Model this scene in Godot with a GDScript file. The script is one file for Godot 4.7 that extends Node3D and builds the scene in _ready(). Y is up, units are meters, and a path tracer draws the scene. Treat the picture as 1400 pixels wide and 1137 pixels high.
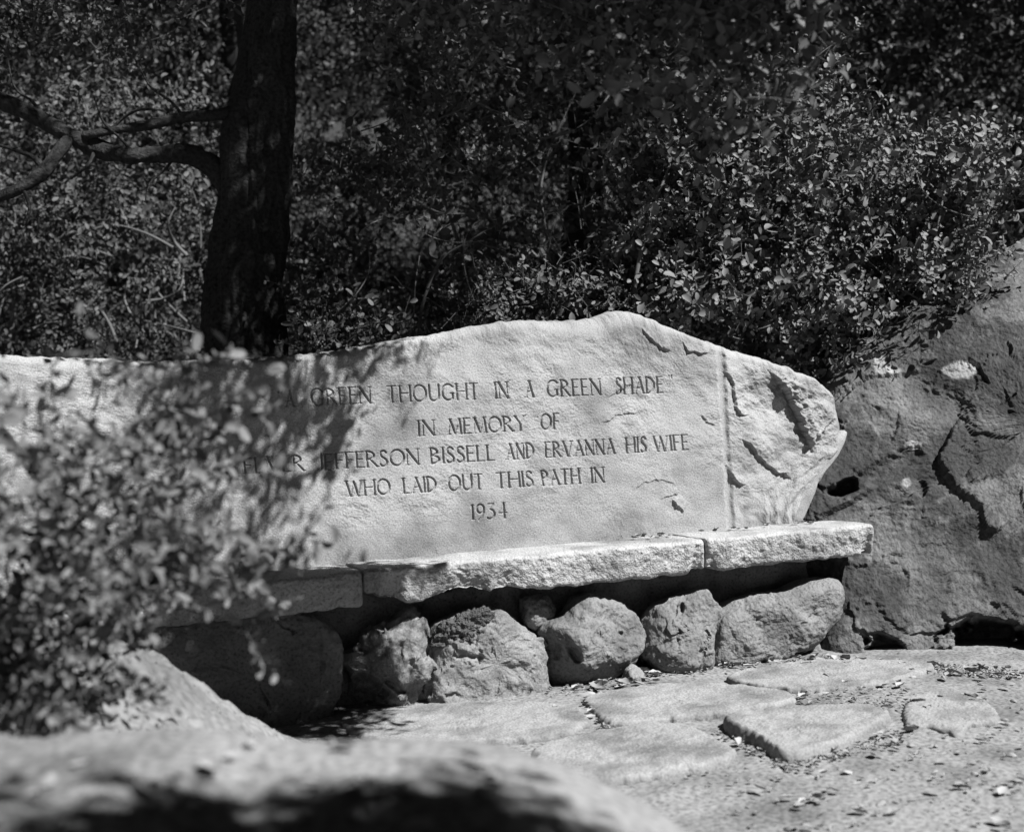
extends Node3D
# A memorial stone bench by a garden path, under oaks. Monochrome photograph, so every surface is a neutral grey.

const FPX := 1680.0            # focal length in photograph pixels
const HORIZON := 600.0         # photograph row of the horizon
const EYE := Vector3(0, 0.77, 0)
const PHOTO := Vector2(1400, 1137)

var sun_to := Vector3(0.513, 0.797, 0.361).normalized()
# bench frame: U along the seat, V up, N towards the path; origin on the seat's front top edge
var BO := Vector3(0.633, 0.434, -4.09)
var BU := Vector3(0.934, 0.049, -0.358).normalized()
var BN := Vector3(0.358, 0, 0.934).normalized()
var BV: Vector3
var M := {}
var rng := RandomNumberGenerator.new()
var n_fine := FastNoiseLite.new()
var n_mid := FastNoiseLite.new()
var n_low := FastNoiseLite.new()
var n_ridge := FastNoiseLite.new()
var taken := {}

# ------------------------------------------------------------------ helpers
func ray(px: float, py: float) -> Vector3:
	return Vector3((px - 700.0) / FPX, (HORIZON - py) / FPX, -1.0)

func at_depth(px: float, py: float, depth: float) -> Vector3:
	return EYE + ray(px, py) * depth

func on_plane(px: float, py: float, p: Vector3, n: Vector3) -> Vector3:
	var d := ray(px, py)
	return EYE + d * ((p - EYE).dot(n) / d.dot(n))

func on_ground(px: float, py: float, from := 0.75) -> Vector3:
	var d := ray(px, py)
	var z := from
	while z < 9.0:
		var p := EYE + d * z
		if p.y <= path_y(p.x, p.z):
			break
		z += 0.01
	return EYE + d * z

func to_px(p: Vector3) -> Vector2:
	var q := p - EYE
	return Vector2(700.0 + FPX * q.x / -q.z, HORIZON - FPX * q.y / -q.z)

func to_bench(p: Vector3) -> Vector3:
	var q := p - BO
	return Vector3(q.dot(BU), q.dot(BV), q.dot(BN))

func bench_px(px: float, py: float, n: float) -> Vector3:
	return to_bench(on_plane(px, py, BO + BN * n, BN))

func sm(t: float) -> float:
	t = clampf(t, 0.0, 1.0)
	return t * t * (3.0 - 2.0 * t)

func numbered(called: String) -> String:
	if not taken.has(called):
		taken[called] = 0
		return called
	taken[called] += 1
	return "%s_%03d" % [called, taken[called]]

func thing(called: String, label: String, category: String, at := Vector3.ZERO, group := "") -> Node3D:
	var o := Node3D.new()
	o.name = numbered(called)
	o.position = at
	add_child(o)
	o.set_meta("label", label)
	o.set_meta("category", category)
	if group:
		o.set_meta("group", group)
	return o

func part(called: String, mesh: Mesh, mat: Material, parent: Node3D) -> MeshInstance3D:
	var o := MeshInstance3D.new()
	o.name = called
	o.mesh = mesh
	if mat:
		o.material_override = mat
	parent.add_child(o, true)
	return o

func noise(kind: int, freq: float, octaves: int, sd: int) -> FastNoiseLite:
	var n := FastNoiseLite.new()
	n.noise_type = kind as FastNoiseLite.NoiseType
	n.frequency = freq
	n.fractal_octaves = octaves
	n.seed = sd
	return n

func tex(n: FastNoiseLite, stops: Array, size := 1024) -> NoiseTexture2D:
	var t := NoiseTexture2D.new()
	t.width = size
	t.height = size
	t.seamless = true
	t.noise = n
	if stops:
		var g := Gradient.new()
		var offs := PackedFloat32Array()
		var cols := PackedColorArray()
		for s in stops:
			offs.append(s[0])
			cols.append(Color(s[1], s[1], s[1]))
		g.offsets = offs
		g.colors = cols
		t.color_ramp = g
	return t

func grey(v: float) -> Color:
	return Color(v, v, v).linear_to_srgb()

func stone_mat(called: String, value: float, rough: float, fine: Texture2D, scale: float, stain: Texture2D, stain_scale: float, bump: Texture2D, bump_cm: float, colored := false) -> StandardMaterial3D:
	var m := StandardMaterial3D.new()
	m.resource_name = called
	m.albedo_color = grey(value)
	m.roughness = rough
	m.metallic_specular = 0.25
	m.albedo_texture = fine
	m.uv1_triplanar = true
	m.uv1_world_triplanar = true
	m.uv1_scale = Vector3.ONE * scale
	if stain:
		m.detail_enabled = true
		m.detail_blend_mode = BaseMaterial3D.BLEND_MODE_MUL
		m.detail_albedo = stain
		m.detail_uv_layer = BaseMaterial3D.DETAIL_UV_2
		m.uv2_triplanar = true
		m.uv2_world_triplanar = true
		m.uv2_scale = Vector3.ONE * stain_scale
	if bump:
		m.heightmap_enabled = true
		m.heightmap_texture = bump
		m.heightmap_scale = bump_cm
	m.vertex_color_use_as_albedo = colored
	return m

func smooth_line(pts: Array, steps: int, closed := false) -> Array:
	# Catmull-Rom through Vector2 or Vector3 points
	var out := []
	var n := pts.size()
	var last := n if closed else n - 1
	for i in last:
		var a = pts[(i - 1 + n) % n] if closed or i > 0 else pts[0]
		var b = pts[i]
		var c = pts[(i + 1) % n]
		var d = pts[(i + 2) % n] if closed or i + 2 < n else pts[n - 1]
		for k in steps:
			var t := float(k) / steps
			out.append(0.5 * (2.0 * b + (c - a) * t + (2.0 * a - 5.0 * b + 4.0 * c - d) * t * t + (3.0 * b - 3.0 * c + d - a) * t * t * t))
	if not closed:
		out.append(pts[n - 1])
	return out

func grid_normals(P: PackedVector3Array, nx: int, ny: int, wrap: bool, flip: bool) -> PackedVector3Array:
	var N := PackedVector3Array()
	N.resize(P.size())
	for j in ny:
		var j0 := maxi(j - 1, 0) * nx
		var j1 := mini(j + 1, ny - 1) * nx
		var jr := j * nx
		for i in nx:
			var i0 := i - 1
			var i1 := i + 1
			if wrap:
				i0 = (i0 + nx) % nx
				i1 = i1 % nx
			else:
				i0 = maxi(i0, 0)
				i1 = mini(i1, nx - 1)
			var c := (P[jr + i1] - P[jr + i0]).cross(P[j1 + i] - P[j0 + i]).normalized()
			N[jr + i] = -c if flip else c
	return N

func grid_mesh(P: PackedVector3Array, nx: int, ny: int, wrap: bool, flip := false, C := PackedColorArray()) -> ArrayMesh:
	var N := grid_normals(P, nx, ny, wrap, flip)
	var I := PackedInt32Array()
	var cols := nx if wrap else nx - 1
	I.resize(cols * (ny - 1) * 6)
	var k := 0
	for j in ny - 1:
		for i in cols:
			var a := j * nx + i
			var b := j * nx + (i + 1) % nx
			var c := a + nx
			var d := b + nx
			if flip:
				I[k] = a; I[k + 1] = b; I[k + 2] = c; I[k + 3] = b; I[k + 4] = d; I[k + 5] = c
			else:
				I[k] = a; I[k + 1] = c; I[k + 2] = b; I[k + 3] = b; I[k + 4] = c; I[k + 5] = d
			k += 6
	return arrays_mesh(P, N, I, C)

func arrays_mesh(P: PackedVector3Array, N: PackedVector3Array, I: PackedInt32Array, C := PackedColorArray()) -> ArrayMesh:
	var A := []
	A.resize(Mesh.ARRAY_MAX)
	A[Mesh.ARRAY_VERTEX] = P
	A[Mesh.ARRAY_NORMAL] = N
	A[Mesh.ARRAY_INDEX] = I
	if C.size():
		A[Mesh.ARRAY_COLOR] = C
	var m := ArrayMesh.new()
	m.add_surface_from_arrays(Mesh.PRIMITIVE_TRIANGLES, A)
	return m

# a tube along points with radii; bark ridges of the given depth
func tube(pts: Array, radii: Array, sides: int, steps: int, bark := 0.0, sd := 0.0) -> ArrayMesh:
	var path := smooth_line(pts, steps)
	var rp := []
	for r in radii:
		rp.append(Vector2(r, 0))
	var rs := smooth_line(rp, steps)
	var ny := path.size()
	var P := PackedVector3Array()
	P.resize(sides * ny)
	var side := Vector3.ZERO
	for j in ny:
		var p: Vector3 = path[j]
		var dir: Vector3 = ((path[mini(j + 1, ny - 1)] as Vector3) - (path[maxi(j - 1, 0)] as Vector3)).normalized()
		if j == 0:
			side = dir.cross(Vector3(0.31, 0.2, 0.93)).normalized()
		side = (side - dir * side.dot(dir)).normalized()
		var other := dir.cross(side)
		var r: float = maxf((rs[j] as Vector2).x, 0.0004)
		if j == ny - 1:
			r *= 0.15
		for i in sides:
			var a := TAU * i / sides
			var d := side * cos(a) + other * sin(a)
			var q := p + d * r
			if bark > 0.0:
				var e := 1.0 - absf(n_ridge.get_noise_3d(q.x * 52.0 + sd, q.y * 8.0, q.z * 52.0))
				var f := n_low.get_noise_3d(q.x * 3.0, q.y * 2.0 + sd, q.z * 3.0)
				var g := n_mid.get_noise_3d(q.x * 5.0 + sd, q.y * 2.0, q.z * 5.0)
				q += d * (bark * (e * 2.2 - 1.6) + f * r * 0.22 + g * bark * 1.6)
			P[j * sides + i] = q
	return grid_mesh(P, sides, ny, true)

# tilted broken faces: every cell of a jittered lattice is a small plane of its own
func facet(p: Vector3, scale: float, sd: int) -> float:
	var q := p * scale
	q += Vector3(n_low.get_noise_3dv(q * 0.9), n_low.get_noise_3dv(q * 0.9 + Vector3(19, 0, 0)), n_low.get_noise_3dv(q * 0.9 + Vector3(0, 19, 0))) * 0.55
	var b := (q - Vector3.ONE * 0.5).floor()
	var best := 1e9
	var off := Vector3.ZERO
	var pick := 0
	for dx in 2:
		for dy in 2:
			for dz in 2:
				var c := b + Vector3(dx, dy, dz)
				var h := (int(c.x) * 73856093) ^ (int(c.y) * 19349663) ^ (int(c.z) * 83492791) ^ (sd * 2654435)
				h = (h ^ (h >> 13)) & 0x3fffffff
				var o := q - c - Vector3(0.1 + 0.8 * (h % 101) / 101.0, 0.1 + 0.8 * ((h / 101) % 103) / 103.0, 0.1 + 0.8 * ((h / 10403) % 107) / 107.0)
				var l := o.length_squared()
				if l < best:
					best = l
					off = o
					pick = h
	var dir := Vector3((pick % 211) / 105.0 - 1.0, ((pick / 211) % 223) / 111.0 - 1.0, ((pick / 47053) % 227) / 113.0 - 1.0)
	return (off.dot(dir) + ((pick / 7) % 97) / 97.0 * 0.5 - 0.25) / scale

# a stone whose outline in the plane (ex, ey) is given; it swells df towards en and db behind
func rock(outline: Array, O: Vector3, ex: Vector3, ey: Vector3, en: Vector3, df: float, db: float, nt: int, nr: int, o := {}) -> ArrayMesh:
	var poly := smooth_line(outline, 5, true)
	var c := Vector2.ZERO
	for p in poly:
		c += p
	c /= poly.size()
	if o.has("centre"):
		c = o.centre
	var R := PackedFloat32Array()
	R.resize(nt)
	for i in nt:
		var a := TAU * i / nt
		var d := Vector2(cos(a), sin(a))
		var best := 0.01
		for k in poly.size():
			var e: Vector2 = poly[k] - c
			var f: Vector2 = (poly[(k + 1) % poly.size()] as Vector2) - (poly[k] as Vector2)
			var det := d.x * f.y - d.y * f.x
			if absf(det) < 1e-9:
				continue
			var t := (e.x * f.y - e.y * f.x) / det
			var s := (e.x * d.y - e.y * d.x) / det
			if s >= 0.0 and s <= 1.0 and t > best:
				best = t
		R[i] = best
	var pw: float = o.get("boxy", 0.8)
	var bw: float = o.get("flat", 0.9)
	var amp: float = o.get("amp", 0.012)
	var freq: float = o.get("freq", 6.0)
	var sd: float = o.get("seed", 0.0)
	var fine: float = o.get("fine", 0.0025)
	var ledge: float = o.get("ledge", 0.0)
	var cuts: Array = o.get("cuts", [])
	var dents: Array = o.get("dents", [])
	var facets: Array = o.get("facets", [])
	var ledges := []
	for lg in o.get("ledges", []):
		var lp := []
		var lo := Vector2(1e9, 1e9)
		var hi := -lo
		for v in lg[2]:
			var lv := Vector2(v[0], v[1])
			lp.append(lv)
			lo = lo.min(lv)
			hi = hi.max(lv)
		ledges.append([lg[0], lg[1], lp, lo - Vector2.ONE * lg[1], hi + Vector2.ONE * lg[1]])
	var frame: Transform3D = o.get("frame", Transform3D.IDENTITY)
	var P := PackedVector3Array()
	P.resize(nt * nr)
	var paint: bool = o.get("paint", false)
	var C := PackedColorArray()
	if paint:
		C.resize(nt * nr)
	for j in nr:
		var ph := PI * j / (nr - 1.0)
		var s := pow(maxf(sin(ph), 0.0), pw)
		var cs := cos(ph)
		var z := pow(absf(cs), bw) * (df if cs >= 0.0 else -db)
		for i in nt:
			var a := TAU * i / nt
			var q2 := Vector2(cos(a), sin(a)) * R[i] * s + c
			var q := O + ex * q2.x + ey * q2.y + en * z
			for cut in cuts:
				var over: float = (q - (O + ex * c.x + ey * c.y)).dot(cut[0]) - cut[1]
				if over > -0.03:
					q -= cut[0] * (over * 0.95 if over > 0.03 else pow(over + 0.03, 2.0) / 0.12)
			var d := (ex * cos(a) * sin(ph) + ey * sin(a) * sin(ph) + en * cs).normalized()
			var w := Vector3(q.x + sd, q.y - sd * 0.7, q.z + sd * 1.3)
			var h := amp * (n_low.get_noise_3dv(w * freq) * 1.3 + n_mid.get_noise_3dv(w * freq * 0.6) * 0.9)
			if ledge > 0.0:
				var l := n_ridge.get_noise_3d(w.x * 9.0 - w.y * 7.0, w.y * 16.0 + w.x * 9.0, w.z * 9.0)
				h += ledge * (absf(l) - 0.4) * (0.5 + n_low.get_noise_3dv(w * 3.0))
			h += fine * n_fine.get_noise_3dv(w * 40.0)
			if cs > -0.15:
				for fc in facets:
					h += fc[1] * facet(w, fc[0], 7) * sm(0.75 + n_low.get_noise_3dv(w * fc[0] * 0.35 + Vector3(0, 0, 40)))
			q += d * h
			if dents and cs > -0.1:
				var g := frame * q
				var px := to_px(g)
				var away := (g - EYE).normalized()
				for dn in dents:
					var e := (px - (dn[0] as Vector2)).rotated(-dn[4])
					e.x += n_low.get_noise_2d(px.x * 0.035, px.y * 0.035) * dn[1] * 0.5
					var l2 := Vector2(e.x / dn[1], e.y / dn[2]).length()
					if l2 < 1.0:
						q += frame.basis.inverse() * (away * dn[3] * sm((1.0 - l2) * dn[5]))
			if ledges and cs > -0.1:
				var pq := to_px(frame * q)
				for lg in ledges:
					if pq.x < lg[3].x or pq.y < lg[3].y or pq.x > lg[4].x or pq.y > lg[4].y:
						continue
					var best := 1e9
					var side := 0.0
					var along := 0.0
					for m in lg[2].size() - 1:
						var a2: Vector2 = lg[2][m]
						var ab: Vector2 = (lg[2][m + 1] as Vector2) - a2
						var qa := pq - a2
						var fm := clampf(qa.dot(ab) / ab.length_squared(), 0.0, 1.0)
						var dm := qa.distance_to(ab * fm)
						if dm < best:
							best = dm
							side = ab.y * qa.x - ab.x * qa.y
							along = (m + fm) / (lg[2].size() - 1.0)
					var tp := sm(along * 5.0) * sm((1.0 - along) * 5.0) * (0.9 + 0.6 * n_low.get_noise_2d(pq.x * 0.05, pq.y * 0.05))
					if side > 0.0:
						q += d * lg[0] * tp * maxf(0.0, 1.0 - best / lg[1]) * sm(best / 1.6 + 0.2)
					else:
						q -= d * lg[0] * 0.35 * tp * maxf(0.0, 1.0 - best / 6.0)
			P[j * nt + i] = q
			if paint:
				C[j * nt + i] = boulder_paint(frame * q)
	return grid_mesh(P, nt, nr, true, o.get("flip", false), C)

# ------------------------------------------------------------------ terrain
func path_y(x: float, z: float) -> float:
	var u := clampf((x - BO.x) * 0.934 - (z - BO.z) * 0.358, -3.5, 3.5)
	var y := 0.049 * u
	y += sm((z + 3.5) / 1.1) * (0.49 - 0.06 * sm((z + 2.4) / 0.6)) * sm((-0.17 - 0.06 * sm((z + 2.4) / 0.6) - x) / 0.74)
	y += (0.49 - 0.34 * sm((-0.30 - x) / 0.55)) * sm((z + 1.95) / 0.5) * sm((0.85 - x) / 0.95)
	if z < -5.5:
		y += 0.32 * (-5.5 - z) * sm((-5.5 - z) / 3.0)
	return minf(y, 12.0)

func ground_y(x: float, z: float) -> float:
	var y := path_y(x, z)
	var near := 1.0 if absf(x) < 4.0 and z > -6.0 and z < 1.0 else 0.0
	var rough := 0.45 + 2.0 * sm((-0.35 - x) / 0.4) * sm((z + 3.5) / 0.5)
	y += n_low.get_noise_2d(x * 1.6, z * 1.6) * 0.012
	y += n_low.get_noise_2d(x * 9.0 + 31.0, z * 9.0) * 0.007 * rough
	if near > 0.0:
		y += n_mid.get_noise_2d(x * 14.0, z * 14.0) * 0.005 * rough
		y += n_fine.get_noise_2d(x * 55.0, z * 55.0) * 0.0026 * rough
	return y

func lines(spans: Array) -> PackedFloat32Array:
	# spans: [from, to, step]
	var out := PackedFloat32Array()
	for s in spans:
		var n := maxi(1, int(round((s[1] - s[0]) / s[2])))
		for k in n:
			out.append(s[0] + (s[1] - s[0]) * k / n)
	out.append(spans[-1][1])
	return out

func make_ground() -> MeshInstance3D:
	var xs := lines([[-70.0, -20.0, 5.0], [-20.0, -5.0, 1.0], [-5.0, -1.6, 0.1], [-1.6, 2.3, 0.009], [2.3, 5.0, 0.1], [5.0, 20.0, 1.0], [20.0, 70.0, 5.0]])
	var zs := lines([[-4.9, -4.4, 0.06], [-4.4, -1.9, 0.009], [-1.9, 0.4, 0.03], [0.4, 5.0, 0.3], [5.0, 40.0, 4.0]])
	var P := PackedVector3Array()
	P.resize(xs.size() * zs.size())
	var k := 0
	for z in zs:
		for x in xs:
			P[k] = Vector3(x, ground_y(x, z), z)
			k += 1
	# wooded slope behind the bench
	var hx := lines([[-70.0, -20.0, 5.0], [-20.0, -5.0, 1.0], [-5.0, 5.0, 0.15], [5.0, 20.0, 1.0], [20.0, 70.0, 5.0]])
	var hz := lines([[-70.0, -20.0, 5.0], [-20.0, -8.0, 0.5], [-8.0, -4.85, 0.15]])
	var H := PackedVector3Array()
	for z in hz:
		for x in hx:
			H.append(Vector3(x, ground_y(x, z) - (0.02 if z > -4.9 else 0.0), z))
	var hill := part("hillside", grid_mesh(H, hx.size(), hz.size(), false, true), M.litter, self)
	hill.set_meta("kind", "structure")
	hill.set_meta("label", "dark leaf-littered wooded slope behind the bench")
	var o := part("ground", grid_mesh(P, xs.size(), zs.size(), false, true), M.soil, self)
	o.set_meta("kind", "structure")
	o.set_meta("label", "pale trodden earth of the garden path and banks")
	return o

func flagstone(parent: Node3D, outline: Array, proud: float, sd: float, tilt := 0.0) -> void:
	var pts := []
	var c := Vector3.ZERO
	for p in outline:
		var g := on_plane(p[0], p[1], Vector3(BO.x, 0.0, BO.z), (BN.cross(BU)).normalized())
		pts.append(g)
		c += g
	c /= pts.size()
	var poly := []
	for g in pts:
		poly.append(Vector2(g.x - c.x, g.z - c.z))
	poly = smooth_line(poly, 6, true)
	var nt := 220
	var nr := 64
	var R := PackedFloat32Array()
	for i in nt:
		var a := TAU * i / nt
		var d := Vector2(cos(a), sin(a))
		var best := 0.02
		for k in poly.size():
			var e: Vector2 = poly[k]
			var f: Vector2 = (poly[(k + 1) % poly.size()] as Vector2) - e
			var det := d.x * f.y - d.y * f.x
			if absf(det) < 1e-9:
				continue
			var t := (e.x * f.y - e.y * f.x) / det
			var s := (e.x * d.y - e.y * d.x) / det
			if s >= 0.0 and s <= 1.0 and t > best:
				best = t
		R.append(best)
	var P := PackedVector3Array()
	P.resize(nt * nr)
	for j in nr:
		var f := j / (nr - 1.0)
		for i in nt:
			var a := TAU * i / nt
			var rough := 1.0 + 0.06 * n_low.get_noise_3d(cos(a) * 5.0 + sd, sin(a) * 5.0, 2.0) + 0.02 * n_mid.get_noise_3d(cos(a) * 30.0 + sd, sin(a) * 30.0, 2.0)
			var r := R[i] * rough * minf(f * 1.14, 1.0)
			var x := c.x + cos(a) * r
			var z := c.z + sin(a) * r
			var edge := R[i] * (1.0 - minf(f * 1.14, 1.0))
			var lip := 1.0 - pow(clampf(1.0 - edge / 0.016, 0.0, 1.0), 2.5)
			var y := path_y(x, z) + 0.004 + proud * (0.35 + 0.65 * lip) + tilt * (x - c.x)
			y += n_low.get_noise_2d(x * 5.0 + sd, z * 5.0) * 0.005 + n_mid.get_noise_2d(x * 16.0 + sd, z * 16.0) * 0.0045 + n_fine.get_noise_2d(x * 60.0, z * 60.0 + sd) * 0.0016
			if f * 1.14 > 1.0:
				y -= (f * 1.14 - 1.0) / 0.14 * 0.06
			P[j * nt + i] = Vector3(x, y, z)
	part("flagstone", grid_mesh(P, nt, nr, true), M.flag, parent)

# ------------------------------------------------------------------ lettering, V-cut strokes in a unit cap height
func letter(ch: String) -> Array:
	# [width, strokes]; a stroke is [width factor, points...]; curves are given as many points
	var T := 1.0
	var t := 0.62
	match ch:
		"A": return [0.78, [[t, Vector2(0, 0), Vector2(0.39, 1)], [T, Vector2(0.39, 1), Vector2(0.78, 0)], [t, Vector2(0.15, 0.36), Vector2(0.63, 0.36)]]]
		"B": return [0.56, [[T, Vector2(0, 0), Vector2(0, 1)], arc_stroke(T, 0.0, 0.76, 0.42, 0.24, 90, -90), arc_stroke(T, 0.0, 0.26, 0.54, 0.26, 90, -90)]]
		"D": return [0.74, [[T, Vector2(0, 0), Vector2(0, 1)], arc_stroke(T, 0.0, 0.5, 0.74, 0.5, 90, -90)]]
		"E": return [0.48, [[T, Vector2(0, 0), Vector2(0, 1)], [t, Vector2(0, 1), Vector2(0.46, 1)], [t, Vector2(0, 0.52), Vector2(0.38, 0.52)], [t, Vector2(0, 0), Vector2(0.48, 0)]]]
		"F": return [0.46, [[T, Vector2(0, 0), Vector2(0, 1)], [t, Vector2(0, 1), Vector2(0.46, 1)], [t, Vector2(0, 0.52), Vector2(0.38, 0.52)]]]
		"G": return [0.84, [arc_stroke(T, 0.46, 0.5, 0.46, 0.5, 42, 305), [T, Vector2(0.76, 0.09), Vector2(0.76, 0.42)], [t, Vector2(0.56, 0.42), Vector2(0.84, 0.42)]]]
		"H": return [0.74, [[T, Vector2(0, 0), Vector2(0, 1)], [T, Vector2(0.74, 0), Vector2(0.74, 1)], [t, Vector2(0, 0.52), Vector2(0.74, 0.52)]]]
		"I": return [0.04, [[T, Vector2(0.02, 0), Vector2(0.02, 1)]]]
		"J": return [0.30, [[T, Vector2(0.26, 1), Vector2(0.26, 0.14), Vector2(0.2, 0.03), Vector2(0.08, 0.0), Vector2(0.0, 0.05)]]]
		"L": return [0.48, [[T, Vector2(0, 0), Vector2(0, 1)], [t, Vector2(0, 0), Vector2(0.48, 0)]]]
		"M": return [0.88, [[t, Vector2(0.0, 0), Vector2(0.1, 1)], [T, Vector2(0.1, 1), Vector2(0.44, 0.05)], [t, Vector2(0.44, 0.05), Vector2(0.78, 1)], [T, Vector2(0.78, 1), Vector2(0.88, 0)]]]
		"N": return [0.74, [[t, Vector2(0, 0), Vector2(0, 1)], [T * 1.1, Vector2(0, 1), Vector2(0.74, 0)], [t, Vector2(0.74, 0), Vector2(0.74, 1)]]]
		"O": return [0.92, [arc_stroke(T, 0.46, 0.5, 0.46, 0.5, 0, 360)]]
		"P": return [0.50, [[T, Vector2(0, 0), Vector2(0, 1)], arc_stroke(T, 0.0, 0.73, 0.50, 0.27, 90, -90)]]
		"R": return [0.66, [[T, Vector2(0, 0), Vector2(0, 1)], arc_stroke(T, 0.0, 0.74, 0.48, 0.26, 90, -90), [T, Vector2(0.22, 0.48), Vector2(0.66, 0)]]]
		"S": return [0.48, [[T, Vector2(0.43, 0.86), Vector2(0.36, 0.96), Vector2(0.24, 1.0), Vector2(0.1, 0.94), Vector2(0.05, 0.79), Vector2(0.11, 0.64), Vector2(0.25, 0.54), Vector2(0.4, 0.43), Vector2(0.47, 0.27), Vector2(0.42, 0.09), Vector2(0.26, 0.0), Vector2(0.1, 0.03), Vector2(0.02, 0.14)]]]
		"T": return [0.66, [[T, Vector2(0.33, 0), Vector2(0.33, 1)], [t, Vector2(0, 1), Vector2(0.66, 1)]]]
		"U": return [0.70, [[T, Vector2(0, 1), Vector2(0, 0.32), Vector2(0.06, 0.13), Vector2(0.2, 0.02), Vector2(0.36, 0.0), Vector2(0.52, 0.03), Vector2(0.65, 0.14), Vector2(0.70, 0.32), Vector2(0.70, 1)]]]
		"V": return [0.76, [[T, Vector2(0, 1), Vector2(0.38, 0)], [t, Vector2(0.38, 0), Vector2(0.76, 1)]]]
		"W": return [1.10, [[T, Vector2(0, 1), Vector2(0.28, 0)], [t, Vector2(0.28, 0), Vector2(0.55, 0.96)], [T, Vector2(0.55, 0.96), Vector2(0.82, 0)], [t, Vector2(0.82, 0), Vector2(1.1, 1)]]]
		"Y": return [0.70, [[T, Vector2(0, 1), Vector2(0.35, 0.46)], [t, Vector2(0.70, 1), Vector2(0.35, 0.46)], [T, Vector2(0.35, 0), Vector2(0.35, 0.46)]]]
		"1": return [0.18, [[T, Vector2(0.14, 0), Vector2(0.14, 1)], [t, Vector2(0.14, 1), Vector2(0, 0.84)]]]
		"9": return [0.52, [arc_stroke(T, 0.26, 0.70, 0.26, 0.30, 0, 360), [T, Vector2(0.52, 0.7), Vector2(0.48, 0.42), Vector2(0.34, 0.12), Vector2(0.12, -0.08)]]]
		"3": return [0.48, [[t, Vector2(0.02, 1), Vector2(0.46, 1)], [t, Vector2(0.46, 1), Vector2(0.2, 0.62)], arc_stroke(T, 0.16, 0.28, 0.32, 0.33, 85, -130)]]
		"4": return [0.62, [[T, Vector2(0.44, -0.05), Vector2(0.44, 1)], [t, Vector2(0.44, 1), Vector2(0, 0.3)], [t, Vector2(0, 0.3), Vector2(0.62, 0.3)]]]
		"\"": return [0.24, [[t, Vector2(0.04, 1.06), Vector2(0.02, 0.86)], [t, Vector2(0.22, 1.06), Vector2(0.20, 0.86)]]]
	return [0.3, []]

func arc_stroke(w: float, cx: float, cy: float, rx: float, ry: float, a0: float, a1: float) -> Array:
	var out := [w]
	var n := maxi(8, int(absf(a1 - a0) / 14.0))
	for k in n + 1:
		var a := deg_to_rad(lerpf(a0, a1, float(k) / n))
		out.append(Vector2(cx + rx * cos(a), cy + ry * sin(a)))
	return out

# word: text, x of its start and end, baseline pixel rows at both, cap height in pixels; line number
const WORDS := [
	["\"", 380, 386, 0, 22], ["A", 390, 403, 0, 22], ["GREEN", 424.4, 508, 0, 22], ["THOUGHT", 528.8, 656, 0, 22], ["IN", 677, 696, 0, 22], ["A", 718, 731, 0, 22], ["GREEN", 748, 823, 0, 22], ["SHADE", 842, 909, 0, 22], ["\"", 914, 921, 0, 22],
	["IN", 571, 595, 1, 20.5], ["MEMORY", 612.6, 720, 1, 20.5], ["OF", 739.5, 767, 1, 20.5],
	["ELMER", 333, 417, 2, 21.5], ["JEFFERSON", 433, 574, 2, 21.5], ["BISSELL", 589, 678, 2, 21], ["AND", 692, 732, 2, 21], ["ERVANNA", 746, 842, 2, 20.5], ["HIS", 856, 886, 2, 20.5], ["WIFE", 894, 943, 2, 20.5],
	["WHO", 472.5, 535, 3, 20.5], ["LAID", 551, 598, 3, 20.5], ["OUT", 612.6, 662, 3, 20.5], ["THIS", 678, 731, 3, 20.5], ["PATH", 741, 794, 3, 20.5], ["IN", 807.5, 827, 3, 20],
	["1934", 643, 695, 4, 19.5]]
const BASE := [[399.0, 554.6, 910.0, 536.4], [571.0, 596.0, 761.0, 586.0], [334.6, 647.4, 943.0, 614.6], [475.0, 678.5, 826.0, 659.0], [643.0, 710.0, 694.0, 706.4]]

const WALL_LEAN := 0.07      # radians
const WALL_N := -0.23
var carve := PackedFloat32Array()
var carve_line := PackedByteArray()
var glyphs := []
const CS := 0.0011           # raster step
const C_S0 := -1.75
const C_T0 := 0.05
const C_W := 1900
const C_H := 520

func wall_st(px: float, py: float) -> Vector2:
	var nl := Vector3(0, sin(WALL_LEAN), cos(WALL_LEAN))
	var nw := BU * nl.x + BV * nl.y + BN * nl.z
	var b := to_bench(on_plane(px, py, BO + BN * WALL_N, nw))
	return Vector2(b.x, b.y / cos(WALL_LEAN))

func cut_stroke(a: Vector2, b: Vector2, half: float, line: int) -> void:
	var m := half + CS
	var x0 := maxi(0, int((minf(a.x, b.x) - m - C_S0) / CS))
	var x1 := mini(C_W - 1, int((maxf(a.x, b.x) + m - C_S0) / CS) + 1)
	var y0 := maxi(0, int((minf(a.y, b.y) - m - C_T0) / CS))
	var y1 := mini(C_H - 1, int((maxf(a.y, b.y) + m - C_T0) / CS) + 1)
	var ab := b - a
	var l2 := maxf(ab.length_squared(), 1e-12)
	for y in range(y0, y1 + 1):
		for x in range(x0, x1 + 1):
			var p := Vector2(C_S0 + x * CS, C_T0 + y * CS)
			var d := p.distance_to(a + ab * clampf((p - a).dot(ab) / l2, 0.0, 1.0))
			if d < half:
				var v := half - d
				var k := y * C_W + x
				if v > carve[k]:
					carve[k] = v
					carve_line[k] = line + 1

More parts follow.
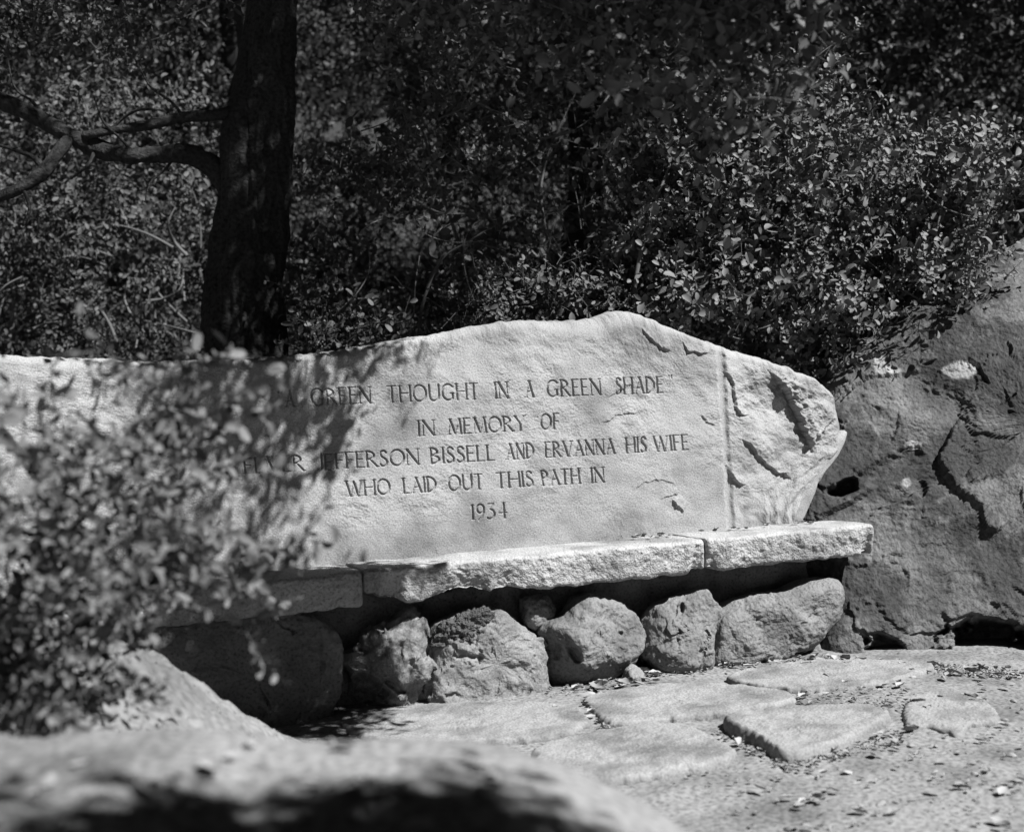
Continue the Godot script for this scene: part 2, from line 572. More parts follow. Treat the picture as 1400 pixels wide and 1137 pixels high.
func carve_text() -> void:
	carve.resize(C_W * C_H)
	carve_line.resize(C_W * C_H)
	for w in WORDS:
		var text: String = w[0]
		var bl: Array = BASE[w[3]]
		var slope: float = (bl[3] - bl[1]) / (bl[2] - bl[0])
		var y0: float = bl[1] + (w[1] - bl[0]) * slope
		var y1: float = bl[1] + (w[2] - bl[0]) * slope
		var A := wall_st(w[1] + 1.6, y0)
		var B := wall_st(w[2] - 1.6, y1)
		var cap: float = wall_st(w[1], y0 - w[4]).y - A.y
		var total := 0.0
		for ch in text:
			total += letter(ch)[0]
		# letters keep their width where the word is long enough; the rest is spacing
		var want := (B.x - A.x) / cap
		var gap := 0.0
		var sx := 1.0
		if text.length() > 1:
			gap = (want - total) / (text.length() - 1)
			if gap < 0.2:
				sx = (want - 0.22 * (text.length() - 1)) / total
				gap = 0.22
		elif text == "A":
			sx = want / total
		var x := 0.0
		for ch in text:
			var L := letter(ch)
			glyphs.append(ch)
			var glyph := glyphs.size() - 1
			for st in L[1]:
				var half: float = 0.0041 * st[0]
				for k in range(1, st.size() - 1):
					var p: Vector2 = st[k]
					var q: Vector2 = st[k + 1]
					var a := Vector2(A.x + (x + p.x * sx) * cap, lerpf(A.y, B.y, (x + p.x * sx) / maxf(want, 0.01)) + p.y * cap)
					var b := Vector2(A.x + (x + q.x * sx) * cap, lerpf(A.y, B.y, (x + q.x * sx) / maxf(want, 0.01)) + q.y * cap)
					cut_stroke(a, b, half, glyph)
				if st.size() == 3 and ch != "\"":
					for e in [st[1], st[2]]:
						var other: Vector2 = st[2] if e == st[1] else st[1]
						if (absf(e.y) < 0.02 or absf(e.y - 1.0) < 0.02) and absf(other.y - e.y) > 0.4:
							var s := Vector2(A.x + (x + e.x * sx) * cap, lerpf(A.y, B.y, (x + e.x * sx) / maxf(want, 0.01)) + e.y * cap)
							cut_stroke(s - Vector2(0.0058, 0), s + Vector2(0.0058, 0), 0.0021, glyph)
			x += L[0] * sx + gap

func carved(s: float, t: float) -> float:
	var fx := (s - C_S0) / CS
	var fy := (t - C_T0) / CS
	var x := int(fx)
	var y := int(fy)
	if x < 0 or y < 0 or x >= C_W - 1 or y >= C_H - 1:
		return 0.0
	var k := y * C_W + x
	fx -= x
	fy -= y
	return lerpf(lerpf(carve[k], carve[k + 1], fx), lerpf(carve[k + C_W], carve[k + C_W + 1], fx), fy)

# ------------------------------------------------------------------ the bench
# broken steps in the stone face: [height, reach, points in photograph pixels]; the side right of the line is proud
const STEPS := [
	[0.034, 0.16, [[1044, 500], [1064, 524], [1068, 530], [1080, 548], [1090, 572], [1096, 592], [1104, 606], [1118, 622]]],
	[0.013, 0.07, [[986, 503], [1000, 518], [1004, 540], [1006, 560], [1012, 567], [1030, 567]]],
	[0.014, 0.10, [[1006, 596], [1024, 608], [1034, 622], [1052, 636], [1068, 645], [1086, 648], [1104, 656]]],
	[0.018, 0.05, [[992, 630], [998, 646], [1008, 660], [1018, 664]]],
	[0.008, 0.055, [[874, 448], [886, 460], [900, 474], [924, 484]]],
	[0.012, 0.05, [[948, 462], [958, 471], [972, 472]]],
	[0.008, 0.05, [[930, 466], [940, 480], [956, 484], [972, 482]]],
	[0.011, 0.04, [[918, 684], [926, 692], [934, 700]]],
	[0.005, 0.05, [[958, 565], [966, 576], [980, 582]]],
	[0.004, 0.06, [[820, 580], [850, 566], [880, 564]]],
	[0.004, 0.05, [[830, 546], [846, 534], [866, 526]]],
	[0.003, 0.05, [[862, 676], [880, 660], [906, 656], [926, 664]]],
	[0.004, 0.05, [[900, 682], [925, 676], [926, 664]]],
]
const WALL_TOP := [[-160, 470], [-60, 478], [0, 482], [40, 484], [100, 486], [180, 490], [250, 490], [330, 487], [400, 484], [440, 479], [500, 470], [560, 459], [600, 454], [640, 445], [690, 437], [730, 435], [780, 433], [815, 430], [845, 421], [870, 423], [900, 435], [950, 457], [990, 470], [1040, 486], [1090, 506], [1120, 519], [1142, 538], [1154, 566], [1160, 600]]

func make_bench() -> void:
	var bench := thing("stone_bench", "long pale stone bench with carved backrest, rough seat slabs and boulder base", "bench")
	bench.transform = Transform3D(Basis(BU, BV, BN), BO)
	carve_text()
	# --- backrest: one heightfield, split into two stones, the mortar between them and the cut letters
	var top := []
	for p in WALL_TOP:
		top.append(wall_st(p[0], p[1]))
	top = smooth_line(top, 8)
	var s_end: float = wall_st(1158, 575).x
	var s_start: float = wall_st(-130, 600).x
	var ls0: float = wall_st(325, 640).x
	var ls1: float = wall_st(952, 610).x
	var ss := lines([[s_start, ls0, 0.006], [ls0, ls1, 0.00155], [ls1, s_end, 0.0042]])
	var vt := lines([[-0.06, 0.10, 0.005], [0.10, 0.60, 0.0016], [0.60, 0.78, 0.005]])
	# rows are fractions of the local height
	var nf := vt.size()
	var round_rows := 12
	var ny := nf + round_rows + 6
	var nx := ss.size()
	var steps := []
	for st in STEPS:
		var pts := []
		var lo := Vector2(1e9, 1e9)
		var hi := -lo
		for p in st[2]:
			var q := wall_st(p[0], p[1])
			pts.append(q)
			lo = lo.min(q)
			hi = hi.max(q)
		steps.append([st[0], st[1], pts, lo - Vector2.ONE * st[1], hi + Vector2.ONE * st[1]])
	var P := PackedVector3Array()
	P.resize(nx * ny)
	var K := PackedByteArray()
	K.resize(nx * ny)
	var ti := 0
	var up := Vector3(0, cos(WALL_LEAN), -sin(WALL_LEAN))
	var out := Vector3(0, sin(WALL_LEAN), cos(WALL_LEAN))
	var s_c := wall_st(1035, 600).x
	var t_slant := wall_st(1157, 590).y
	var sj := wall_st(985, 480).x
	var sj2 := wall_st(1000, 720).x
	for i in nx:
		var s := ss[i]
		while ti < top.size() - 2 and (top[ti + 1] as Vector2).x < s:
			ti += 1
		var ta: Vector2 = top[ti]
		var tb: Vector2 = top[ti + 1]
		var tt := lerpf(ta.y, tb.y, clampf((s - ta.x) / maxf(tb.x - ta.x, 1e-5), 0.0, 1.0))
		tt += 0.004 * n_low.get_noise_2d(s * 14.0, 3.0) + 0.003 * n_mid.get_noise_2d(s * 40.0, 8.0)
		var rr := 0.035 + 0.02 * n_low.get_noise_2d(s * 4.0, 77.0) + 0.045 * exp(-pow((s - wall_st(815, 430).x) / 0.22, 2.0))
		var t_face := tt - rr
		var end_in := 0.05 * pow(clampf(1.0 - (s_end - s) / 0.06, 0.0, 1.0), 2.0)
		for j in nf:
			var mid_t := minf(0.6, t_face - 0.02)
			var t := vt[j]
			if t > 0.6:
				t = lerpf(mid_t, t_face, (t - 0.6) / 0.18)
			elif t > 0.1:
				t = lerpf(0.1, mid_t, (t - 0.1) / 0.5)
			var right := sm((s - sj) / 0.05)
			var h := 0.010 * n_low.get_noise_2d(s * 3.2, t * 3.2 + 9.0) * (0.7 + 1.6 * right)
			var patch := sm((n_low.get_noise_2d(s * 2.6 + 40.0, t * 2.6) + 0.25 + (t - 0.35) * 0.9) * 2.0)
			h += (0.0016 + 0.0035 * patch + 0.006 * right) * n_mid.get_noise_2d(s * 11.0, t * 13.0)
			h += (0.0006 + 0.0007 * patch) * n_fine.get_noise_2d(s * 75.0, t * 90.0)
			var chip := n_ridge.get_noise_2d(s * 13.0 + t * 5.0, t * 19.0)
			h += 0.004 * patch * minf(absf(chip) - 0.25, 0.0)
			for st in steps:
				if s < st[3].x or t < st[3].y or s > st[4].x or t > st[4].y:
					continue
				var best := 1e9
				var side := 0.0
				var along := 0.0
				var pts: Array = st[2]
				var wob := Vector2(n_mid.get_noise_2d(s * 24.0 + 70.0, t * 24.0), n_mid.get_noise_2d(s * 24.0, t * 24.0 + 70.0)) * 0.007
				for k in pts.size() - 1:
					var a: Vector2 = pts[k]
					var ab: Vector2 = (pts[k + 1] as Vector2) - a
					var q := Vector2(s, t) + wob - a
					var f := clampf(q.dot(ab) / ab.length_squared(), 0.0, 1.0)
					var d := q.distance_to(ab * f)
					if d < best:
						best = d
						side = ab.x * q.y - ab.y * q.x
						along = (k + f) / (pts.size() - 1)
				var taper := sm(along * 5.0) * sm((1.0 - along) * 5.0) * (0.85 + 0.5 * n_low.get_noise_2d(s * 22.0, t * 22.0))
				if side > 0.0:
					h += st[0] * taper * maxf(0.0, 1.0 - best / st[1]) * sm(best / 0.004 + 0.25)
				else:
					h -= st[0] * 0.30 * taper * maxf(0.0, 1.0 - best / 0.018)
			# mortar joint between the two stones
			var jc := lerpf(sj, sj2, clampf(1.0 - (t - 0.02) / 0.62, 0.0, 1.0)) + 0.006 * n_low.get_noise_1d(t * 9.0)
			var jd := absf(s - jc)
			var jw := 0.017 + 0.008 * n_low.get_noise_1d(t * 14.0 + 5.0)
			var kind := 1 if s < jc - jw else 3
			if jd < jw:
				kind = 2
				h = lerpf(h * 0.3 - 0.010, h, pow(jd / jw, 3.0))
			var cv := carved(s, t)
			if cv > 0.0003:
				var ix := clampi(int((s - C_S0) / CS + 0.5), 0, C_W - 1)
				var iy := clampi(int((t - C_T0) / CS + 0.5), 0, C_H - 1)
				var ln := carve_line[iy * C_W + ix]
				if ln > 0:
					kind = 9 + ln
				h -= cv * 2.3
			var s2 := s
			if s > s_c:
				s2 = s_c + (s - s_c) * lerpf(0.38, 1.0, sm(t / t_slant))
			P[j * nx + i] = Vector3(s2, 0, WALL_N) + up * t + out * (h - end_in)
			K[j * nx + i] = kind
		# rounded shoulder, top and back
		var basep := P[(nf - 1) * nx + i]
		var kk := K[(nf - 1) * nx + i]
		for j in round_rows:
			var a := (j + 1.0) / round_rows * PI * 0.5
			var q := basep + up * (rr * sin(a)) - out * (rr * 1.3 * (1.0 - cos(a)))
			q += Vector3(0, 1, 0.6) * (0.003 * n_mid.get_noise_3d(q.x * 12.0, q.y * 12.0, q.z * 12.0) + 0.0009 * n_fine.get_noise_3d(q.x * 75.0, q.y * 75.0, q.z * 75.0))
			P[(nf + j) * nx + i] = q
			K[(nf + j) * nx + i] = kk
		var tp := P[(nf + round_rows - 1) * nx + i]
		for j in 6:
			var q := tp - out * (0.05 * (j + 1)) + up * (0.006 * n_low.get_noise_2d(s * 8.0, j * 1.7 + 20.0) - 0.002 * j)
			if j == 5:
				q = tp - out * 0.27 - up * (tt + 0.5)
			P[(nf + round_rows + j) * nx + i] = q
			K[(nf + round_rows + j) * nx + i] = kk
	var N := grid_normals(P, nx, ny, false, false)
	var names := {1: "backrest_stone", 2: "mortar_joint", 3: "backrest_stone"}
	for k in glyphs.size():
		names[10 + k] = "carved_letter"
	var idx := {}
	for k in names:
		idx[k] = PackedInt32Array()
	for j in ny - 1:
		for i in nx - 1:
			var a := j * nx + i
			var k: int = maxi(maxi(K[a], K[a + 1]), maxi(K[a + nx], K[a + nx + 1]))
			if k < 10:
				k = K[a]
			idx[k].append_array(PackedInt32Array([a, a + nx, a + 1, a + 1, a + nx, a + nx + 1]))
	var left: Node3D
	for k in names:
		var I: PackedInt32Array = idx[k]
		if I.is_empty():
			continue
		var mapped := PackedInt32Array()
		mapped.resize(P.size())
		var p2 := PackedVector3Array()
		var n2 := PackedVector3Array()
		var i2 := PackedInt32Array()
		i2.resize(I.size())
		for q in I.size():
			var v := I[q]
			if mapped[v] == 0:
				p2.append(P[v])
				n2.append(N[v])
				mapped[v] = p2.size()
			i2[q] = mapped[v] - 1
		var o := part(names[k], arrays_mesh(p2, n2, i2), M.mortar if k == 2 else M.wall, left if k >= 10 else bench)
		if k == 1:
			left = o
			o.set_meta("label", "broad pale backrest stone carved with five lines of capitals")
		elif k == 2:
			o.set_meta("label", "pale mortar joint between the two backrest stones")
		elif k == 3:
			o.set_meta("label", "tapering end stone with deep broken ledges")
		elif k >= 10:
			o.set_meta("label", "carved %s" % ("quotation mark" if glyphs[k - 10] == "\"" else "character " + glyphs[k - 10]))
	var fl := []
	for p in [[1160, 588], [1152, 612], [1130, 640], [1114, 668], [1102, 700], [1086, 724], [1056, 724], [1070, 690], [1086, 655], [1112, 625], [1140, 598]]:
		var q := bench_px(p[0], p[1], WALL_N - 0.03)
		fl.append(Vector2(q.x, q.y))
	var fillet := rock(fl, Vector3(0, 0, WALL_N - 0.05), Vector3(1, 0, 0), Vector3(0, 1, 0), Vector3(0, 0, 1), 0.045, 0.12, 160, 60, {"amp": 0.005, "freq": 12.0, "fine": 0.0015, "boxy": 0.6, "flat": 0.7})
	part("mortar_fillet", fillet, M.mortar, bench).set_meta("label", "pale mortar fillet between the end stone and the big boulder")
	# --- seat slabs
	var u0 := bench_px(60, 806, 0.0).x
	var u1 := bench_px(496, 776, 0.0).x
	var u2 := bench_px(964, 738, 0.0).x
	var u3 := bench_px(1193, 718, 0.0).x
	seat_slab(bench, u0, u1 - 0.002, 0.0, -0.004, 3.0, [])
	seat_slab(bench, u1 + 0.003, u2 - 0.002, 0.004, 0.0, 17.0, [[503, 26, 0.030], [530, 24, 0.02], [630, 60, 0.022], [690, 30, 0.016], [955, 14, 0.014]])
	seat_slab(bench, u2 + 0.003, u3, 0.012, 0.003, 29.0, [[972, 12, 0.012], [1186, 12, 0.02]])
	# --- footing behind the base stones
	var F := []
	for p in [Vector2(u0, -0.75), Vector2(u0, -0.15), Vector2(u3 - 0.16, -0.12), Vector2(u3 - 0.16, -0.65), Vector2((u0 + u3) * 0.5, -0.7)]:
		F.append(p)
	var fp := rock([Vector2(u0, -0.72), Vector2(u0, -0.4), Vector2(u0, -0.10), Vector2(u1, -0.095), Vector2(u2, -0.095), Vector2(u3 - 0.16, -0.10), Vector2(u3 - 0.12, -0.35), Vector2(u3 - 0.16, -0.7), Vector2(u2, -0.72), Vector2(u1, -0.72)],
		Vector3(0, 0, -0.30), Vector3(1, 0, 0), Vector3(0, 1, 0), Vector3(0, 0, 1), 0.12, 0.2, 500, 60, {"boxy": 0.35, "flat": 0.35, "amp": 0.03, "freq": 5.0, "fine": 0.004})
	part("footing", fp, M.rubble, bench).set_meta("label", "dark rubble core set back under the seat")
	# --- base stones
	for b in base_stones():
		var pts := []
		for p in b.o:
			var q := bench_px(p[0], p[1], b.n)
			pts.append(Vector2(q.x, q.y))
		var frame := bench.transform
		b.opt.frame = frame
		var mesh := rock(pts, Vector3(0, 0, b.n), Vector3(1, 0, 0), Vector3(0, 1, 0), Vector3(0, 0, 1), b.df, b.db, 170, 90, b.opt)
		var st := part("base_stone", mesh, b.m, bench)
		st.set_meta("label", b.l)
		if b.has("moss"):
			var mp := []
			for p in b.moss:
				var q := bench_px(p[0], p[1], b.n + b.df * 0.7)
				mp.append(Vector2(q.x, q.y))
			var moss := rock(mp, Vector3(0, 0, b.n + b.df * 0.62), Vector3(1, 0, 0), Vector3(0, 1, 0), Vector3(0, 0.3, 0.95).normalized(), 0.035, 0.03, 260, 150, {"amp": 0.012, "freq": 11.0, "fine": 0.018, "seed": 5.0, "boxy": 0.6, "flat": 0.6})
			part("moss", moss, M.moss, st).set_meta("label", "dark cushion of moss")

func seat_slab(parent: Node3D, ua: float, ub: float, fwd: float, lift: float, sd: float, bites: Array) -> void:
	var nx := int((ub - ua) / 0.0045) + 2
	# profile: back of top -> front top edge -> front face -> bottom -> back
	var prof := []
	for k in 12:
		prof.append([Vector2(-0.26 + 0.24 * k / 12.0, 0.0), 0])
	for k in 8:
		var a := PI * 0.5 * k / 8.0
		prof.append([Vector2(-0.02 + 0.02 * sin(a), -0.012 + 0.012 * cos(a)), 1])
	for k in 26:
		prof.append([Vector2(0.0, -0.012 - 0.083 * k / 26.0), 2])
	for k in 8:
		var a := PI * 0.5 * k / 8.0
		prof.append([Vector2(-0.018 + 0.018 * cos(a), -0.095 - 0.014 * sin(a)), 3])
	for k in 8:
		prof.append([Vector2(-0.018 - 0.29 * k / 7.0, -0.109), 4])
	var ny := prof.size()
	var P := PackedVector3Array()
	P.resize((nx + 4) * ny)
	var bt := []
	for b in bites:
		bt.append([bench_px(b[0], 780, 0.0).x, b[1] / FPX * 4.1, b[2]])
	for i in nx + 4:
		var ii := clampi(i - 2, 0, nx - 1)
		var u := lerpf(ua, ub, float(ii) / (nx - 1))
		var e := minf(u - ua, ub - u)
		var inset := 0.008 * pow(clampf(1.0 - e / 0.012, 0.0, 1.0), 2.0)
		var bite := 0.0
		for b in bt:
			bite = maxf(bite, b[2] * sm(1.4 * (1.0 - absf(u - b[0]) / b[1])))
		var low := 0.010 * n_low.get_noise_2d(u * 6.0 + sd, 1.0) + 0.005 * n_mid.get_noise_2d(u * 17.0, sd) + bite * (1.0 + 0.4 * n_mid.get_noise_2d(u * 19.0, sd + 5.0))
		for j in ny:
			var q: Vector2 = prof[j][0]
			var z := q.x + fwd
			var y := q.y
			var w := Vector3(u + sd, y, z)
			var face := sm((z - fwd + 0.03) / 0.03)
			var g := sm(-y / 0.109)
			y += g * low
			z += face * (0.007 * n_low.get_noise_3dv(w * 9.0) + 0.006 * n_mid.get_noise_3dv(w * 15.0) + 0.0035 * n_mid.get_noise_3dv(w * 38.0 + Vector3(5, 5, 5)) + 0.0016 * n_fine.get_noise_3dv(w * 70.0))
			z -= face * 0.012 * g * g
			z -= face * bite * g * 0.6
			y += (1.0 - g) * (0.004 * n_low.get_noise_3dv(w * 5.0) + 0.0025 * n_mid.get_noise_3dv(w * 20.0))
			if face > 0.0:
				z -= inset
			y += lift - inset * (0.3 - g)
			if i < 2 or i > nx + 1:
				var f := 0.0 if i == 0 or i == nx + 3 else 0.5
				y = lerpf(-0.05 + lift, y, f)
				z = lerpf(-0.15, z, f)
			P[j * (nx + 4) + i] = Vector3(u, y, z)
	part("seat_slab", grid_mesh(P, nx + 4, ny, false, true), M.seat, parent)

func base_stones() -> Array:
	var r := []
	r.append({"o": [[150, 1010], [150, 900], [190, 850], [300, 838], [400, 836], [450, 846], [466, 880], [462, 930], [455, 985], [440, 1030], [300, 1040]], "n": -0.09, "df": 0.07, "db": 0.15, "m": M.base, "l": "broad flat-faced base stone in deep shade", "opt": {"boxy": 0.42, "flat": 0.45, "amp": 0.02, "freq": 6.0, "facets": [[6.0, 0.10]], "seed": 2.0, "ledge": 0.008, "fine": 0.005}})
	r.append({"o": [[463, 900], [485, 884], [512, 862], [538, 845], [558, 837], [578, 846], [590, 868], [588, 905], [580, 935], [570, 958], [545, 985], [500, 990], [472, 970], [476, 930]], "n": -0.10, "df": 0.14, "db": 0.12, "m": M.base_pale, "l": "angular base stone with sharp broken faces", "opt": {"boxy": 0.72, "flat": 0.75, "amp": 0.022, "freq": 8.0, "facets": [[9.0, 0.28], [22.0, 0.12]], "seed": 11.0, "ledge": 0.01, "fine": 0.003,
		"cuts": [[Vector3(0.35, 0.35, 0.87).normalized(), 0.105], [Vector3(-0.45, 0.2, 0.87).normalized(), 0.085], [Vector3(0.1, -0.55, 0.83).normalized(), 0.095], [Vector3(-0.6, -0.5, 0.6).normalized(), 0.09]],
		"dents": [[Vector2(500, 945), 36.0, 26.0, 0.07, 0.5, 2.0], [Vector2(545, 892), 9.0, 18.0, 0.02, 0.0, 1.5], [Vector2(497, 890), 12.0, 7.0, 0.02, -0.3, 2.0], [Vector2(540, 938), 22.0, 6.0, 0.03, 0.6, 2.0], [Vector2(582, 893), 5.0, 14.0, 0.02, 0.2, 2.0]]}})
	r.append({"o": [[576, 950], [584, 900], [592, 860], [620, 842], [660, 832], [690, 838], [716, 858], [734, 872], [741, 910], [742, 960], [700, 985], [620, 990]], "n": -0.10, "df": 0.105, "db": 0.12, "m": M.base_pale, "l": "flat-faced pale base stone topped with moss", "opt": {"boxy": 0.45, "flat": 0.5, "amp": 0.012, "freq": 9.0, "facets": [[8.0, 0.09], [20.0, 0.09]], "seed": 23.0, "fine": 0.004,
		"dents": [[Vector2(636, 896), 20.0, 8.0, 0.010, 0.2, 1.5], [Vector2(655, 905), 3.0, 20.0, 0.02, 0.1, 2.0]]},
		"moss": [[592, 884], [594, 862], [612, 848], [640, 838], [668, 831], [676, 850], [670, 876], [650, 892], [616, 888]]})
	r.append({"o": [[714, 850], [712, 826], [730, 815], [752, 818], [757, 838], [745, 856], [728, 862]], "n": -0.13, "df": 0.05, "db": 0.06, "m": M.base, "l": "small chinking stone wedged under the seat", "opt": {"amp": 0.01, "freq": 14.0, "seed": 31.0}})
	r.append({"o": [[740, 853], [762, 842], [786, 818], [815, 811], [846, 822], [866, 844], [874, 868], [866, 890], [845, 918], [812, 940], [776, 944], [748, 930], [738, 890]], "n": -0.10, "df": 0.145, "db": 0.1, "m": M.base, "l": "large rounded base boulder with a notch in its face", "opt": {"boxy": 0.66, "flat": 0.8, "amp": 0.012, "freq": 9.0, "facets": [[7.0, 0.06]], "seed": 41.0, "fine": 0.005,
		"cuts": [[Vector3(0.2, 0.22, 0.95).normalized(), 0.105], [Vector3(-0.75, -0.35, 0.55).normalized(), 0.145], [Vector3(0.1, -0.75, 0.65).normalized(), 0.12]],
		"dents": [[Vector2(786, 892), 17.0, 9.0, 0.03, 1.15, 2.0], [Vector2(762, 890), 8.0, 14.0, 0.02, 0.2, 2.0], [Vector2(848, 866), 4.0, 4.0, 0.012, 0.0, 2.0]]}})
	r.append({"o": [[876, 870], [890, 834], [910, 822], [935, 810], [955, 803], [968, 816], [977, 829], [970, 850], [964, 880], [963, 912], [940, 925], [900, 922], [876, 900]], "n": -0.10, "df": 0.12, "db": 0.1, "m": M.base, "l": "upright wedge-shaped base stone with a dark pit", "opt": {"boxy": 0.6, "flat": 0.7, "amp": 0.012, "freq": 8.0, "facets": [[9.0, 0.11], [24.0, 0.06]], "seed": 53.0, "fine": 0.005, "ledge": 0.006,
		"cuts": [[Vector3(0.1, 0.3, 0.95).normalized(), 0.095]],
		"dents": [[Vector2(933, 831), 4.5, 9.0, 0.03, 0.0, 2.0], [Vector2(910, 882), 16.0, 8.0, 0.012, -0.5, 1.5], [Vector2(884, 908), 10.0, 10.0, 0.04, 0.0, 2.0]]}})
	r.append({"o": [[963, 895], [964, 860], [975, 842], [1000, 824], [1040, 814], [1075, 806], [1100, 793], [1125, 790], [1142, 800], [1143, 820], [1128, 850], [1105, 880], [1070, 898], [1010, 910], [975, 912]], "n": -0.10, "df": 0.135, "db": 0.12, "m": M.base, "l": "long low rounded base boulder beside the big boulder", "opt": {"boxy": 0.62, "flat": 0.75, "amp": 0.014, "freq": 7.0, "facets": [[6.0, 0.06]], "seed": 67.0, "fine": 0.005,
		"cuts": [[Vector3(-0.1, 0.05, 1.0).normalized(), 0.10]],
		"dents": [[Vector2(1110, 838), 14.0, 12.0, 0.015, 0.0, 1.5]]}})
	return r

# ------------------------------------------------------------------ the big boulder
func boulder_paint(p: Vector3) -> Color:
	var a := n_low.get_noise_3dv(p * 2.1 + Vector3(7, 3, 1))
	var b := n_mid.get_noise_3dv(p * 6.0)
	var c := n_fine.get_noise_3dv(p * 24.0)
	var v := 0.215 + 0.07 * a + 0.07 * b + 0.06 * c
	# dark weathering crust in patches
	var crust := sm((n_mid.get_noise_3d(p.x * 1.9, p.y * 2.8, p.z * 1.9) + 0.4 * c + 0.2) * 2.6)
	v *= 1.0 - 0.6 * crust
	# pale lichen and bruises seen in the photograph
	var px := to_px(p)
	for l in [[1313, 507, 26, 13], [1216, 506, 20, 8], [1204, 498, 10, 16], [1248, 608, 12, 7], [1240, 660, 7, 7], [1330, 500, 10, 8]]:
		var e := Vector2((px.x - l[0]) / l[2], (px.y - l[1]) / l[3])
		var d := e.length() + 0.35 * n_mid.get_noise_3dv(p * 14.0)
		if d < 1.0:
			v = lerpf(v, 0.5, sm((1.0 - d) * 4.0))
	v = maxf(v, 0.05) * 0.66
	return Color(v, v, v)

func make_boulder() -> void:
	var en := Vector3(-0.12, 0.52, 0.85).normalized()
	var ex := Vector3.UP.cross(en).normalized()
	var ey := en.cross(ex)
	var O := Vector3(1.75, 0.35, -4.72)
	var outline := []
	for p in [[1030, 780], [1040, 700], [1060, 645], [1078, 600], [1098, 558], [1126, 522], [1165, 488], [1212, 442], [1290, 397], [1400, 342], [1560, 285], [1760, 270], [1950, 330], [2080, 520], [2100, 760], [1980, 960], [1750, 1030], [1500, 1040], [1350, 1030], [1230, 1010], [1130, 975], [1090, 900], [1070, 830]]:
		var q := on_plane(p[0], p[1], O, en) - O
		outline.append(Vector2(q.dot(ex), q.dot(ey)))
	var dents := [
		[Vector2(1352, 886), 66.0, 44.0, 0.20, 0.1, 3.0], [Vector2(1214, 890), 36.0, 22.0, 0.09, 0.5, 3.0],
		[Vector2(1158, 668), 24.0, 13.0, 0.12, -0.35, 3.0], [Vector2(1300, 560), 60.0, 30.0, 0.02, 0.6, 1.5], [Vector2(1215, 640), 70.0, 20.0, 0.025, -0.5, 1.5]]
	var ledges := [
		[0.0186, 40.0, [[1128, 524], [1150, 503], [1185, 491], [1208, 484]]], [0.0124, 40.0, [[1148, 547], [1166, 531], [1190, 516], [1240, 513], [1264, 508]]],
		[0.0136, 40.0, [[1320, 488], [1338, 500], [1346, 515], [1354, 526]]], [0.0087, 36.0, [[1332, 540], [1321, 560], [1325, 578], [1340, 586]]], [0.0074, 30.0, [[1372, 528], [1383, 555], [1377, 588]]],
		[0.0074, 30.0, [[1230, 556], [1227, 588], [1218, 606]]], [0.0186, 70.0, [[1098, 724], [1132, 703], [1168, 686], [1215, 655]]], [0.0074, 24.0, [[1222, 665], [1238, 671], [1245, 692]]], [0.0062, 20.0, [[1262, 686], [1263, 708]]], [0.0056, 20.0, [[1259, 718], [1257, 748]]],
		[0.0062, 30.0, [[1210, 766], [1232, 770], [1243, 790], [1240, 818]]], [0.0124, 50.0, [[1282, 832], [1300, 848], [1330, 838], [1372, 852], [1410, 860]]], [0.0093, 40.0, [[1240, 452], [1290, 424], [1340, 405], [1400, 372]]], [0.0074, 30.0, [[1380, 800], [1410, 815], [1440, 818]]], [0.0074, 40.0, [[1280, 400], [1320, 388], [1360, 372]]]]
	var mesh := rock(outline, O, ex, ey, en, 0.42, 1.2, 700, 360, {"facets": [[1.5, 0.075], [4.2, 0.05], [13.0, 0.045]], "boxy": 0.68, "flat": 0.8, "amp": 0.02, "freq": 2.2, "seed": 3.3, "fine": 0.005, "ledge": 0.012, "cuts": [[Vector3(-0.24, 0.50, 0.83).normalized(), 0.36], [Vector3(-0.2, 0.80, 0.55).normalized(), 0.56]], "dents": dents, "ledges": ledges, "paint": true})
	var b := part("boulder", mesh, M.boulder, self)
	taken["boulder"] = 0
	b.set_meta("label", "huge dark weathered sandstone boulder leaning against the end of the bench")
	b.set_meta("category", "boulder")

# ------------------------------------------------------------------ foliage
var leaf_meshes := []
func leaf_mesh(width: float, fold: float, curl: float) -> ArrayMesh:
	# length 1 along +Y, face towards +Z
	var rows := [[0.0, 0.03], [0.22, 0.72], [0.5, 1.0], [0.78, 0.74], [1.0, 0.0]]
	var P := PackedVector3Array()
	for r in rows:
		var y: float = r[0]
		var w: float = r[1] * width * 0.5
		var z := -curl * y * y
		P.append(Vector3(-w, y, z + fold * w))
		P.append(Vector3(0, y, z))
		P.append(Vector3(w, y, z + fold * w))
	return grid_mesh(P, 3, rows.size(), false)

func join(dst_p: PackedVector3Array, dst_n: PackedVector3Array, dst_i: PackedInt32Array, mesh: ArrayMesh, t: Transform3D) -> void:
	var A := mesh.surface_get_arrays(0)
	var off := dst_p.size()
	var nb := t.basis.orthonormalized()
	for v in A[Mesh.ARRAY_VERTEX]:
		dst_p.append(t * v)
	for v in A[Mesh.ARRAY_NORMAL]:
		dst_n.append(nb * v)
	for k in A[Mesh.ARRAY_INDEX]:
		dst_i.append(k + off)

